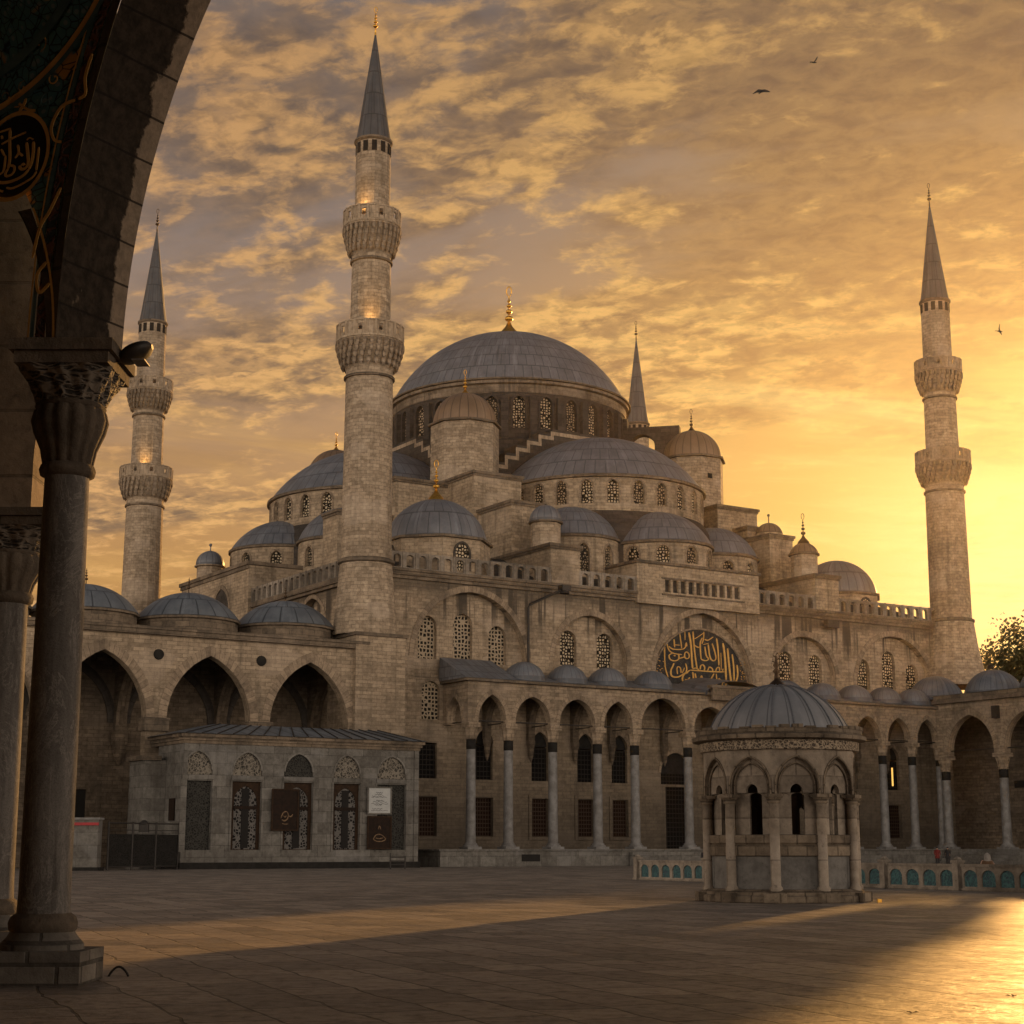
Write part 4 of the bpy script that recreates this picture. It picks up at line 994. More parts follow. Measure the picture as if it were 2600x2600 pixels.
for i in range(4): x.box(A-3.2-.6*(i+1), A-3.2, -37, -8.4, 0, 1.2-.3*i)
T.part('platform', x, 'kiosk')
x = MB(); x.box(75.4, 76, -37, 3, 0, 17.8); T.part('outer_wall', x, 'porch')
x = MB(); x.tube([(A+.45, -4.5, 11.9), (A+.45, -37, 11.9)], .06, 6); T.part('tie_rod', x, 'iron')

# ================================================================== KIOSK
T = Thing('kiosk', 'low marble kiosk building with grated arched windows and a grey metal roof', 'kiosk', (-10.5, -10, 0))
x = MB(); P = PB(-10.0); K0, K1 = -21.2, -.4
bays = [(-20.0, 1.2, 0), (-15.85, 1.25, 1), (-11.4, 1.28, 2), (-7.05, 1.2, 3), (-2.9, 1.35, 4)]
wall(x, P, K0, K1, .5, 6.95, [op(c, h, 1.45, 6.75, 6.75) for c, h, _ in bays], .45)
wall(x, P, K0, K1, 6.95, 9.6, [op(c, h+.02, 7.1, 7.55, 9.15) for c, h, _ in bays], .22)
x.face([(K0, -10, .5), (K0, -4.5, .5), (K0, -4.5, 9.6), (K0, -10, 9.6)]); x.face([(K1, -10, .5), (K1, -3, .5), (K1, -3, 9.6), (K1, -10, 9.6)])
T.part('wall', x, 'kiosk')
x = MB(); x.box(K0-1.8, K0-.01, -6.3, -3, 0, 8.4); T.part('annex', x, 'kiosk')
x = MB(); x.box(K0-.1, K1+.15, -10.2, -4, 0, .5); T.part('plinth', x, 'marble_dark')
x = MB()
for i, (z0, z1, e) in enumerate(((9.6, 9.85, .12), (9.852, 10.1, .25), (10.102, 10.35, .42))): x.box(K0-e, K1+e, -10-e, -3, z0, z1)
x.box(K0-2.1, K0-.5, -6.6, -3, 8.402, 8.75)
T.part('cornice', x, 'grime')
x = MB()
e = .55; y0, y1 = -10-e, -3.2; xa, xb = K0-e-.2, K1+e+.1
x.face([(xa, y0, 10.36), (xb, y0, 10.36), (xb-2.5, -6.9, 11.4), (xa+4.5, -6.9, 11.4)], [(0, 0), (15, 0), (14, .9), (4, .9)])
x.face([(xa, y0, 10.36), (xa, y1, 10.36), (xa+4.5, y1, 11.4), (xa+4.5, -6.9, 11.4)], [(0, 0), (3, 0), (3, .9), (1, .9)])
x.face([(xb, y0, 10.36), (xb, y1, 10.36), (xb-2.5, y1, 11.4), (xb-2.5, -6.9, 11.4)], [(0, 0), (3, 0), (3, .9), (1, .9)])
x.face([(xa+4.5, -6.9, 11.4), (xb-2.5, -6.9, 11.4), (xb-2.5, y1, 11.4), (xa+4.5, y1, 11.4)])
x.face([(xa, y0, 10.352), (xb, y0, 10.352), (xb, y1, 10.352), (xa, y1, 10.352)])
rf = T.part('roof', x, 'lead_blue')
for i in range(17):
    x = MB(); f = (i+.5)/17; p = xa+(xb-xa)*f; q = xa+4.5+(xb-2.5-xa-4.5)*min(1, max(0, f*1.0))
    x.tube([(p, y0+.02, 10.4), (q, -6.92, 11.44)], .05, 5); T.part('roof_seam', x, 'iron', rf)
for px0, px1 in ((-21.22, -20.9), (-.8, -.38)): x = MB(); x.box(px0, px1, -10.08, -9.98, .5, 9.6); T.part('pilaster', x, 'kiosk')
for c, h, k in bays:
    for s_ in (-1, 1): x = MB(); q = c+s_*(h+.1); x.box(q-.08, q+.08, -10.07, -9.98, 1.3, 6.84); T.part('jamb', x, 'kiosk')
for c, h, k in bays:
    o = op(c, h, 1.45, 6.75, 6.75)
    y = MB()
    if k in (1, 2, 3):
        oo = op(c, h*.78, 1.5, 5.2, 6.4)
        wall(y, PB(-9.75), c-h, c+h, 1.45, 6.75, [oo], .12)
        fr = T.part('window', y, 'wood')
        y = MB(); panel(y, PB(-9.68), oo, 0, 8, c); T.part('lattice', y, 'lat_kiosk', fr)
        y = MB(); y.box(c-.3, c+.3, -9.74, -9.69, 1.6, 6.2); T.part('opening', y, 'void', fr)
        y = MB(); y.box(c-h*.8, c+h*.8, -9.8, -9.72, 4.6, 4.85); T.part('rail', y, 'redwood', fr)
    else:
        panel(y, PB(-9.72), o, 0); T.part('window', y, 'mesh_panel')
    y = MB(); panel(y, PB(-9.86), op(c, h, 7.1, 7.55, 9.12), 0, 10, c); tm = T.part('tympanum', y, 'orn' if k != 2 else 'mesh_panel')
    y = MB(); y.box(c-h-.1, c+h+.1, -10.12, -9.9, 6.85, 7.2); archivolt(y, PB(-10), op(c, h*.92, 7.2, 7.6, 9.0), .14, .05, 12); T.part('frame', y, 'kiosk', tm)

def board(name, label, x0, x1, z0, z1, b, frame_m, face_m, art=None, cat='sign'):
    T = Thing(name, label, cat, ((x0+x1)/2, b, z0))
    m = MB(); t = .12
    m.box(x0, x1, b-.1, b, z0, z0+t); m.box(x0, x1, b-.1, b, z1-t, z1); m.box(x0, x0+t, b-.1, b, z0+t, z1-t); m.box(x1-t, x1, b-.1, b, z0+t, z1-t)
    T.part('frame', m, frame_m)
    m = MB(); m.box(x0+t, x1-t, b-.05, b-.01, z0+t, z1-t); T.part('panel', m, face_m)
    if art:
        m = MB(); f = lambda u, v, d: (x0+(x1-x0)*u, b-.052-d, z0+(z1-z0)*v)
        for pts, wd in art[0]: ribbon(m, f, pts, wd, 0, .012)
        T.part('lettering', m, art[1])
ART1 = ([([(.35, .3), (.42, .42), (.55, .46), (.62, .38), (.58, .28), (.48, .24), (.38, .27)], .03), ([(.62, .36), (.72, .34), (.78, .4)], .03), ([(.44, .36), (.5, .33), (.55, .36)], .025), ([(.4, .18), (.5, .16), (.62, .17)], .02)], 'bronze')
board('notice_board', 'dark wooden framed board with faint round calligraphy hung over the middle kiosk window', -13.81, -11.45, 2.93, 6.23, -10.2, 'wood', 'redwood', ART1)
lines = []
for i, (v, u0, u1) in enumerate(((.78, .35, .62), (.72, .3, .6), (.66, .18, .68), (.62, .15, .8), (.5, .35, .66), (.45, .22, .8), (.38, .15, .85), (.34, .3, .6), (.2, .2, .62), (.14, .15, .85))):
    n = 9; lines.append(([(u0+(u1-u0)*k/n, v+.016*math.sin(k*2.3+i)) for k in range(n+1)], .013))
board('notice_board', 'white framed notice with rows of black script on the right end of the kiosk', -5.28, -3.02, 4.31, 6.56, -10.2, 'kiosk', 'paper', (lines, 'ink'))
ART3 = ([([(.25, .3), (.35, .42), (.5, .45), (.65, .4), (.75, .3), (.6, .24), (.4, .24), (.25, .3)], .03), ([(.35, .34), (.5, .32), (.65, .34)], .03), ([(.45, .6), (.5, .7), (.56, .6)], .03)], 'bronze')
board('notice_board', 'brown painted board with faint gold ornament directly below the white notice', -5.25, -3.0, 1.5, 4.18, -10.2, 'wood', 'redwood', ART3)
x = MB(); x.box(-21.33, -21.24, -8.6, -7.5, 3.7, 5.4); single('notice_board', x, 'redwood', 'small plain red-brown board on the shaded left end wall of the kiosk', 'sign', (-21.3, -8, 3.7), 'm')

# ================================================================== FENCE GATE and stone counter left of the kiosk (world axes)
T = Thing('fence', 'black iron mesh fence with top rail between the stone counter and the kiosk', 'fence', (-27.3, 125, 0), 'w')
p, q = Vector((-29.4, 123.5, 0)), Vector((-25.6, 130.2, 0)); n = 3
for i in range(n+1):
    c = p.lerp(q, i/n); x = MB(); x.tube([(c.x, c.y, 0), (c.x, c.y, 3.5)], .08, 6); T.part('post', x, 'iron')
for z_, r_ in ((3.4, .06), (.25, .06), (2.9, .03)): x = MB(); x.tube([(p.x, p.y, z_), (q.x, q.y, z_)], r_, 6); T.part('rail', x, 'iron')
x = MB(); x.face([(p.x, p.y, .25), (q.x, q.y, .25), (q.x, q.y, 2.6), (p.x, p.y, 2.6)]); T.part('mesh_panel', x, 'fence_mesh')
x = MB(); c = p.lerp(q, .5); x.box(c.x-.35, c.x+.35, c.y-.5, c.y-.15, 2.75, 3.35); x.dome((c.x, c.y-.33), .36, 3.35, .3, 12, 5); x.box(c.x-.2, c.x+.2, c.y-.55, c.y-.51, 2.9, 3.2)
single('lantern', x, 'iron', 'small black lantern box fixed to the middle of the iron mesh fence', 'lantern', (c.x, c.y-.3, 2.75))
T = Thing('counter', 'grey rough stone counter with a red stripe beside the foreground column', 'counter', (-30.6, 122, 0), 'w')
x = MB(); x.box(-34, -29.7, 121.6, 122.8, 0.25, 3.6); T.part('body', x, 'kiosk')
x = MB(); x.box(-34.1, -29.6, 121.5, 122.9, 3.602, 3.75); T.part('top', x, 'marble')
x = MB(); x.box(-34.05, -29.65, 121.47, 121.58, 3.2, 3.4); T.part('stripe', x, 'red')
x = MB(); x.box(-34.2, -29.5, 121.4, 123, 0, .25); T.part('plinth', x, 'marble_dark')

# bench-like rack by the kiosk corner
T = Thing('rack', 'small black iron rack standing at the right corner of the kiosk', 'rack', (-8.8, 133, 0), 'w')
p, q = Vector((-9.4, 131.4, 0)), Vector((-8.3, 132.0, 0))
for z in (.35, .62, .9): x = MB(); x.tube([(p.x, p.y, z), (q.x, q.y, z)], .045, 6); T.part('rail', x, 'iron')
x = MB(); x.tube([(p.x, p.y, 0), (p.x, p.y, 1.25)], .06, 6); T.part('leg', x, 'iron')
x = MB(); x.tube([(q.x, q.y, 0), (q.x, q.y, 1.0)], .06, 6); T.part('leg', x, 'iron')

# ================================================================== FOUNTAIN PAVILION
PC0 = (8.38, 52.7)
T = Thing('fountain_pavilion', 'domed ten-sided stone fountain pavilion with carved arches standing alone in the courtyard', 'pavilion', (*PC0, 0), 'w')
T.e.scale = (1, 1, .955)
NP = 10; t_c = math.atan2(-PC0[1], -PC0[0]); ph = t_c-R_(5)
RC = 2.38
def pv(r, i, z): t = ph+2*PI*i/NP; return (PC0[0]+r*math.cos(t), PC0[1]+r*math.sin(t), z)
ra = [ph, ph+2*PI]
x = MB(); x.lathe(PC0, [(2.66, 0), (2.66, .2), (2.56, .24), (2.56, .34), (2.45, .4), (2.2, .42)], NP, *ra, smooth=False)
for i in range(NP):
    p = pv(2.5, i, 0); ux = (math.cos(ph+2*PI*i/NP), math.sin(ph+2*PI*i/NP)); x.obox(p, ux, (-ux[1], ux[0]), .2, .33, 0, .3)
T.part('base', x, 'pav_dark')
x = MB(); x.lathe(PC0, [(2.26, .4), (2.26, 1.42)], NP, *ra, smooth=False); T.part('parapet_panel', x, 'pav_panel')
x = MB(); x.lathe(PC0, [(2.3, 1.42), (2.34, 1.45), (2.34, 1.78), (2.3, 1.8), (2.36, 1.84), (2.36, 2.08), (1.95, 2.1), (1.95, 1.0)], NP, *ra, smooth=False); T.part('parapet_rail', x, 'pav_dark')
def ctube(i):
    x = MB(); c = pv(RC-.06, i, 0)[:2]
    x.lathe(c, [(.2, .36), (.2, .46), (.15, .52), (.15, 3.02), (.18, 3.05)], 12)
    s = T.part('column', x, 'pav')
    y = MB(); t = ph+2*PI*i/NP; ux = (math.cos(t), math.sin(t)); uy = (-ux[1], ux[0])
    y.lathe(c, [(.17, 3.04), (.21, 3.08), (.19, 3.12), (.26, 3.24)], 12); y.obox(c, ux, uy, .22, .26, 3.24, 3.34)
    T.part('capital', y, 'pav_dark', s)
for i in range(NP): ctube(i)
apo = (RC+.02)*math.cos(PI/NP); side_w = 2*(RC+.02)*math.sin(PI/NP)
wl = MB(); sp = MB(); av = MB(); pl2 = MB()
for i in range(NP):
    tm = ph+2*PI*(i+.5)/NP; ux = (math.cos(tm), math.sin(tm)); uy = (-ux[1], ux[0])
    P = lambda u, d, z, ux=ux, uy=uy: (PC0[0]+ux[0]*(apo-d)+uy[0]*u, PC0[1]+ux[1]*(apo-d)+uy[1]*u, z)
    o = op(0, side_w/2-.1, 3.38, 3.62, 4.48)
    wall(wl, P, -side_w/2, side_w/2, 3.38, 4.72, [o], .12)
    archivolt(av, P, dict(o, hw=o['hw']-.02), .07, .03, 14, .3)
    o2 = dict(o, hw=o['hw']-.13, za=o['za']-.2); archivolt(av, lambda u, d, z, P=P: P(u, d+.1, z), o2, .05, .03, 14, .3)
    # pierced slab filling the arch, with an ogee-headed opening below
    Pq = lambda u, d, z, P=P: P(u, d+.12, z)
    wall(pl2, Pq, -o['hw'], o['hw'], 3.38, 4.55, [op(0, .19, 3.38, 3.44, 3.66)], .14, True)
    wall(pl2, lambda u, d, z, P=P: P(u, d+.26, z), -side_w/2, side_w/2, 2.08, 3.38, [op(.06, .2, 2.08, 3.3, 3.379)], .1, False)
T.part('spandrel', wl, 'pav'); T.part('arch_moulding', av, 'pav_dark'); T.part('tympanum', pl2, 'pav')
x = MB(); x.lathe(PC0, [(2.3, 4.72), (2.46, 4.74), (2.48, 5.02), (2.42, 5.04)], 40, *ra, smooth=False); T.part('frieze', x, 'pav_carve')
x = MB(); x.lathe(PC0, [(2.44, 5.04), (2.7, 5.08), (2.72, 5.2), (2.58, 5.24), (2.58, 5.4), (2.1, 5.42)], 40, *ra, smooth=False)
for i in range(40):
    if i % 3 == 0 or random.random() < .35:
        t = ph+2*PI*i/40; ux = (math.cos(t), math.sin(t)); x.obox((PC0[0]+ux[0]*2.52, PC0[1]+ux[1]*2.52), ux, (-ux[1], ux[0]), .09, .16, 5.4, 5.43+random.uniform(.01, .09))
T.part('cornice', x, 'pav_dark')
x = MB(); x.lathe(PC0, [(1.9, 2.0), (1.9, 3.4), (1.5, 4.6)], 24); T.part('inner_wall', x, 'wood') if False else None
x = MB(); x.dome(PC0, 2.2, 5.36, 1.6, 60, 14, 20, .45, ph, ph+2*PI); dm = T.part('dome', x, 'lead_pav')
Rs = (2.2**2+1.6**2)/(2*1.6); t0 = math.asin(2.2/Rs)
for i in range(20):
    t = ph+2*PI*i/20; pts = []
    for k in range(13):
        q = t0*(1-k/12*.97); rr = Rs*math.sin(q)+.012; z = 5.36+1.6-Rs*(1-math.cos(q))+.01
        pts.append((PC0[0]+rr*math.cos(t), PC0[1]+rr*math.sin(t), z))
    x = MB(); x.tube(pts, .022, 5); T.part('rib', x, 'lead', dm)
x = MB(); x.lathe(PC0, [(.34, 6.86), (.2, 7.05), (.09, 7.14), (.06, 7.34), (.13, 7.42), (.05, 7.52), (.11, 7.62), (.04, 7.74), (.03, 7.95)], 12)
for k in range(5): x.tube([(PC0[0], PC0[1], 7.62+.09*k), (PC0[0]+(.15-.02*k)*(-1)**k, PC0[1], 7.68+.09*k)], .02, 5)
T.part('finial', x, 'bronze', dm)
for i in range(NP):
    t = ph+2*PI*(i+.5)/NP
    if i % 3: continue
    x = MB(); p = (PC0[0]+1.2*math.cos(t), PC0[1]+1.2*math.sin(t)); x.lathe(p, [(.3, .4), (.3, 2.9), (.42, 3.0), (.42, 3.4)], 10); T.part('inner_pillar', x, 'wood')
x = MB(); x.lathe(PC0, [(2.2, 4.55), (.02, 4.6)], 20); T.part('ceiling', x, 'dark')
x = MB(); x.sphere((11.0, 51.2, .06), .05); x.box(10.95, 11.08, 51.15, 51.25, 0, .1); single('spigot', x, 'gold', 'tiny brass fitting glinting on the ground beside the pavilion base', 'fitting', (11, 51.2, 0))

# ================================================================== TURQUOISE BALUSTRADE FENCE
T = Thing('balustrade', 'low stone balustrade with turquoise tile arches crossing the courtyard behind the pavilion', 'balustrade', (13, 74, 0), 'w')
F0 = Vector((6.45, 87.3)); F1 = Vector((20.6, 58.0))
FL = (F1-F0).length; fu = (F1-F0)/FL; fn = Vector((fu.y, -fu.x))
if fn.y > 0: fn = -fn
def PF(u, d, z): p = F0+fu*u-fn*d; return (p.x, p.y, z)
segs = [0, 6.0, 12.0, 18.6, 25.2, FL]
segs = [0]+[ (Vector(q)-F0).length for q in ((9.3, 81.4), (11.9, 75.9), (15.05, 69.2), (17.0, 65.2), (18.9, 61.3))]+[FL]
pr = None
for u in segs:
    c = PF(u, 0, 0)
    if pr is None:
        x = MB(); x.obox(c, fu, fn, .16, .16, 0, 1.12); x.obox(c, fu, fn, .2, .2, 0, .1); x.obox(c, fu, fn, .2, .2, 1.05, 1.14); x.dome(c[:2], .17, 1.14, .14, 12, 5); pr = T.part('post', x, 'fence'); c0 = c
    else: T.copy(pr, (c[0]-c0[0], c[1]-c0[1], 0))
for k in range(len(segs)-1):
    a, b = segs[k]+.17, segs[k+1]-.17; n = max(3, int((b-a)/.9)); pt = (b-a)/n
    x = MB(); ops = [op(a+pt*(i+.5), pt*.38, .16, .5, .78) for i in range(n)]
    wall(x, PF, a, b, .06, .9, ops, .07)
    x.face([PF(a, -.05, .9), PF(b, -.05, .9), PF(b, -.05, 1.0), PF(a, -.05, 1.0)]); x.face([PF(a, -.05, 1.0), PF(b, -.05, 1.0), PF(b, .2, 1.0), PF(a, .2, 1.0)]); x.face([PF(a, -.05, .9), PF(b, -.05, .9), PF(b, 0, .9), PF(a, 0, .9)])
    x.face([PF(a, .2, 0), PF(b, .2, 0), PF(b, .2, 1.0), PF(a, .2, 1.0)])
    x.face([PF(a, -.06, 0), PF(b, -.06, 0), PF(b, -.06, .1), PF(a, -.06, .1)]); x.face([PF(a, -.06, .1), PF(b, -.06, .1), PF(b, .01, .1), PF(a, .01, .1)])
    pn = T.part('panel', x, 'fence')
    y = MB()
    for o in ops: panel(y, PF, o, .06, 8)
    T.part('tile', y, 'turq', pn)

# ================================================================== FOREGROUND COLUMNS
def fg_column(lbl, ax, ay, z0p, zt, sc_, rb, rt, pl_half, grp):
    T = Thing('column', lbl, 'column', (ax, ay, 0), 'w', grp)
    c = (ax, ay)
    x = MB(); x.lathe(c, [(rb*1.03, z0p+.26), (rb, z0p+.5), (rb*.97, (z0p+zt)/2), (rt, zt-.06)], 40); T.part('shaft', x, 'fg_col')
    x = MB(); x.box(ax-pl_half*1.0, ax+pl_half*1.0, ay-pl_half*.95, ay+pl_half*.95, 0, z0p-.16); T.part('plinth', x, 'fg_plinth')
    x = MB(); x.lathe(c, [(rb*1.62, z0p-.17), (rb*1.6, z0p-.1), (rb*1.32, z0p+.0), (rb*1.22, z0p+.05)], 36); T.part('base', x, 'fg_plinth')
    x = MB(); x.lathe(c, [(rb*1.2, z0p+.04), (rb*1.3, z0p+.08), (rb*1.33, z0p+.15), (rb*1.26, z0p+.22), (rb*1.05, z0p+.27)], 36); T.part('torus', x, 'fg_cap')
    h = 1.42*sc_
    x = MB(); x.lathe(c, [(rt*1.0, zt-.08), (rt*1.22, zt-.05), (rt*1.28, zt+.02), (rt*1.2, zt+.08), (rt*1.02, zt+.1)], 36); T.part('necking', x, 'fg_cap')
    x = MB()
    x.lathe(c, [(rt*1.05, zt+.08), (rt*1.18, zt+.2*h), (rt*1.5, zt+.36*h), (rt*1.62, zt+.47*h), (rt*1.52, zt+.56*h), (rt*1.46, zt+.58*h)], 80, fn=lambda r, z, t: r*(1+.085*abs(math.sin(7*t))-.03*(abs(math.sin(7*t)) < .25)))
    x.lathe(c, [(rt*1.5, zt+.575*h), (rt*1.62, zt+.6*h), (rt*1.52, zt+.63*h)], 40)
    rows = []
    for i in range(9):                          # upper bell: round to square with leaf relief
        f = i/8; z = zt+h*(.62+.3*f); row = []
        for j in range(96):
            t = 2*PI*j/96; rr = rt*(1.5+.62*f**1.2); sq = 1/max(abs(math.cos(t)), abs(math.sin(t)))
            q = rr*(1-f*.9)+rr*f*.9*min(sq, 1.26)
            q *= 1+.05*math.cos(12*t)*(1-f*.5)+.035*math.sin(24*t+f*9)
            row.append((ax+q*math.cos(t), ay+q*math.sin(t), z))
        rows.append(row)
    T.part('capital', x, 'fg_cap')
    x = MB(); x.grid(rows, [[(j*.02, i*.1) for j in range(96)] for i in range(9)], True, True); T.part('leaf_band', x, 'fg_carve')
    aw = rt*2.25
    x = MB(); x.box(ax-aw*.95, ax+aw*.95, ay-aw*.95, ay+aw*.95, zt+h*.92, zt+h*1.03); x.box(ax-aw*1.04, ax+aw*1.04, ay-aw*1.04, ay+aw*1.04, zt+h*1.032, zt+h*1.14)
    T.part('abacus', x, 'fg_cap')
    return T
fg_column('big weathered granite column with carved capital standing nearest at the left edge', -5.75, 21.0, .55, 6.36, 1.0, .315, .281, .62, None)
fg_column('second granite column with its capital cut by the left frame edge, behind the nearest one', -7.5, 24.5, .62, 5.22, .78, .33, .3, .62, None)

# ================================================================== FOREGROUND ARCHWAY
T = Thing('archway', 'dark stone archway with painted tile spandrel framing the view at the upper left', 'archway', (-5.9, 20.6, 0), 'w')
A = Vector((-5.89, 20.6, 7.98)); U = Vector((.8821, -.4711, 0)); V = Vector((.4711, .8821, 0))
def PW(u, d, z): p = A+U*u+V*d; return (p.x, p.y, z)
def off(R, h): return R-math.sqrt(max(0, R*R-h*h))
x = MB(); xl = MB(); xd = MB()
HN = 30; hmax = 8.6
def joint(h): return .03*((h*1.05) % 1 < .06)
rowsN = []
for i in range(HN+1):
    h = hmax*i/HN
    n_, f_ = off(13.2, h), off(10.6, h)
    row = []
    for k in range(7):
        t = k/6
        row.append(PW(n_+(f_-n_)*t, 1.26*t, A.z+h))
    rowsN.append(row)
uvr = [[(k*.2, hmax*i/HN) for k in range(7)] for i in range(HN+1)]
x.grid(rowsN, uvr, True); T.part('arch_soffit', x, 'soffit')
# inner wall face: painted spandrel between the two arches, solid above
sp = MB(); bd = MB(); bg = MB(); bb = MB()
def larch(z):                                    # left arch intrados in the same wall
    h = z-7.95
    if h <= 0: return -.14
    return -.14-off(3.4, min(h, 1.95))-(max(0, h-1.95)*1.4)
def lout(z):
    h = z-7.95
    return -.05-off(4.2, max(0, min(h, 2.9)))-(max(0, h-2.9)*1.2) if h > 0 else -.05
Zs = [7.95+i*.14 for i in range(62)]
for i in range(len(Zs)-1):
    z0, z1 = Zs[i], Zs[i+1]
    r0, r1 = off(13.2, z0-7.98) if z0 > 7.98 else 0, off(13.2, z1-7.98) if z1 > 7.98 else 0
    l0, l1 = max(lout(z0), -9), max(lout(z1), -9)
    sp.face([PW(l0, 0, z0), PW(r0-.16, 0, z0), PW(r1-.16, 0, z1), PW(l1, 0, z1)], [(l0, z0), (r0-.16, z0), (r1-.16, z1), (l1, z1)])
    xd.face([PW(r0-.16, -.01, z0), PW(r0, -.01, z0), PW(r1, -.01, z1), PW(r1-.16, -.01, z1)], [(0, z0), (.16, z0), (.16, z1), (0, z1)])
    bd.face([PW(r0-.34, -.02, z0), PW(r0-.17, -.02, z0), PW(r1-.17, -.02, z1), PW(r1-.34, -.02, z1)], [(0, z0), (.17, z0), (.17, z1), (0, z1)])
    bb.face([PW(r0-.43, -.024, z0), PW(r0-.36, -.024, z0), PW(r1-.36, -.024, z1), PW(r1-.43, -.024, z1)])
    bg.face([PW(r0-.47, -.028, z0), PW(r0-.44, -.028, z0), PW(r1-.44, -.028, z1), PW(r1-.47, -.028, z1)])
    # left arch ring with soffit
    if z0 < 12:
        a0, a1 = larch(z0), larch(z1)
        xl2 = bg
for i in range(14):
    z0, z1 = 7.95+i*.14, 7.95+(i+1)*.14
    a0, a1, b0, b1 = larch(z0), larch(z1), lout(z0), lout(z1)
    xd.face([PW(a0, -.03, z0), PW(b0, -.03, z0), PW(b1, -.03, z1), PW(a1, -.03, z1)], [(0, z0), (.3, z0), (.3, z1), (0, z1)])
    xd.face([PW(a0, -.03, z0), PW(a1, -.03, z1), PW(a1, 1.2, z1), PW(a0, 1.2, z0)], [(0, z0), (0, z1), (1.2, z1), (1.2, z0)])
    bg.face([PW(b0+.02, -.034, z0), PW(b0+.06, -.034, z0), PW(b1+.06, -.034, z1), PW(b1+.02, -.034, z1)])
spo = T.part('spandrel', sp, 'paint', label='painted blue and green floral spandrel')
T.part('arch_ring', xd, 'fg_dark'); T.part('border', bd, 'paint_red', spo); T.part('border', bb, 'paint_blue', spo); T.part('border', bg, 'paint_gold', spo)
# rim of the painted dome ring crossing the spandrel top
def arcband(r0, r1, d, m, nm='border', cu=-1.9, cz=14.2, t0=-1.9, t1=.25):
    y = MB()
    for i in range(36):
        a, b = t0+(t1-t0)*i/36, t0+(t1-t0)*(i+1)/36
        q = [(r0, a), (r1, a), (r1, b), (r0, b)]
        y.face([PW(cu+r*math.cos(t), d, cz+r*math.sin(t)) for r, t in q], [(r*1.0, t*2.4) for r, t in q])
    T.part(nm, y, m, spo)
arcband(2.75, 2.84, -.04, 'paint_gold'); arcband(2.4, 2.72, -.036, 'paint'); arcband(2.2, 2.36, -.045, 'paint_blue'); arcband(1.2, 2.19, -.03, 'paint')
arcband(2.85, 2.93, -.05, 'paint_blue')
# medallion with gold script
mc_u, mc_z, mr = -.86, 10.7, .58
y = MB()
for i in range(40):
    a, b = 2*PI*i/40, 2*PI*(i+1)/40
    y.face([PW(mc_u, -.05, mc_z), PW(mc_u+mr*math.cos(a), -.05, mc_z+mr*math.sin(a)), PW(mc_u+mr*math.cos(b), -.05, mc_z+mr*math.sin(b))])
md = T.part('medallion', y, 'void')
y = MB()
for i in range(40):
    a, b = 2*PI*i/40, 2*PI*(i+1)/40
    y.face([PW(mc_u+mr*math.cos(a), -.07, mc_z+mr*math.sin(a)), PW(mc_u+mr*math.cos(b), -.07, mc_z+mr*math.sin(b)), PW(mc_u+(mr+.06)*math.cos(b), -.07, mc_z+(mr+.06)*math.sin(b)), PW(mc_u+(mr+.06)*math.cos(a), -.07, mc_z+(mr+.06)*math.sin(a))])
T.part('medallion_rim', y, 'paint_gold', md)
# script strokes, in the pixel grid of a close view: x 0..250 (250 = rim), y 590..1000
MS = [([215, 780, 212, 840, 208, 895], 9), ([185, 745, 188, 800, 182, 850, 170, 880], 12), ([150, 740, 160, 800, 165, 850, 150, 870, 130, 868, 120, 850], 12), ([185, 735, 165, 720, 150, 728], 6),
      ([170, 880, 140, 905, 90, 918, 40, 915, 0, 900], 13), ([130, 850, 140, 845, 146, 855], 10), ([60, 650, 62, 720, 68, 800, 62, 850], 11), ([62, 850, 50, 870, 55, 885, 80, 885, 95, 868, 92, 845, 70, 835], 10), ([20, 715, 70, 700, 145, 685], 9), ([105, 740, 112, 780, 95, 805], 9), ([112, 780, 135, 805], 9), ([0, 650, 65, 645], 8), ([45, 780, 40, 850, 20, 868, 0, 865], 9), ([20, 740, 40, 780], 8), ([18, 670, 22, 690], 8), ([60, 945, 90, 955, 140, 945, 190, 925, 210, 900], 9), ([0, 940, 25, 950, 45, 962], 9)]
y = MB(); fm = lambda px, py, d: PW(mc_u+mr-(257-px)*mr/165, -.055-d, mc_z+(795-py)*mr/205)
for pts, wd in MS: ribbon(y, fm, [(pts[i], pts[i+1]) for i in range(0, len(pts), 2)], wd*1.1, 0, .01)
T.part('lettering', y, 'paint_gold', md)
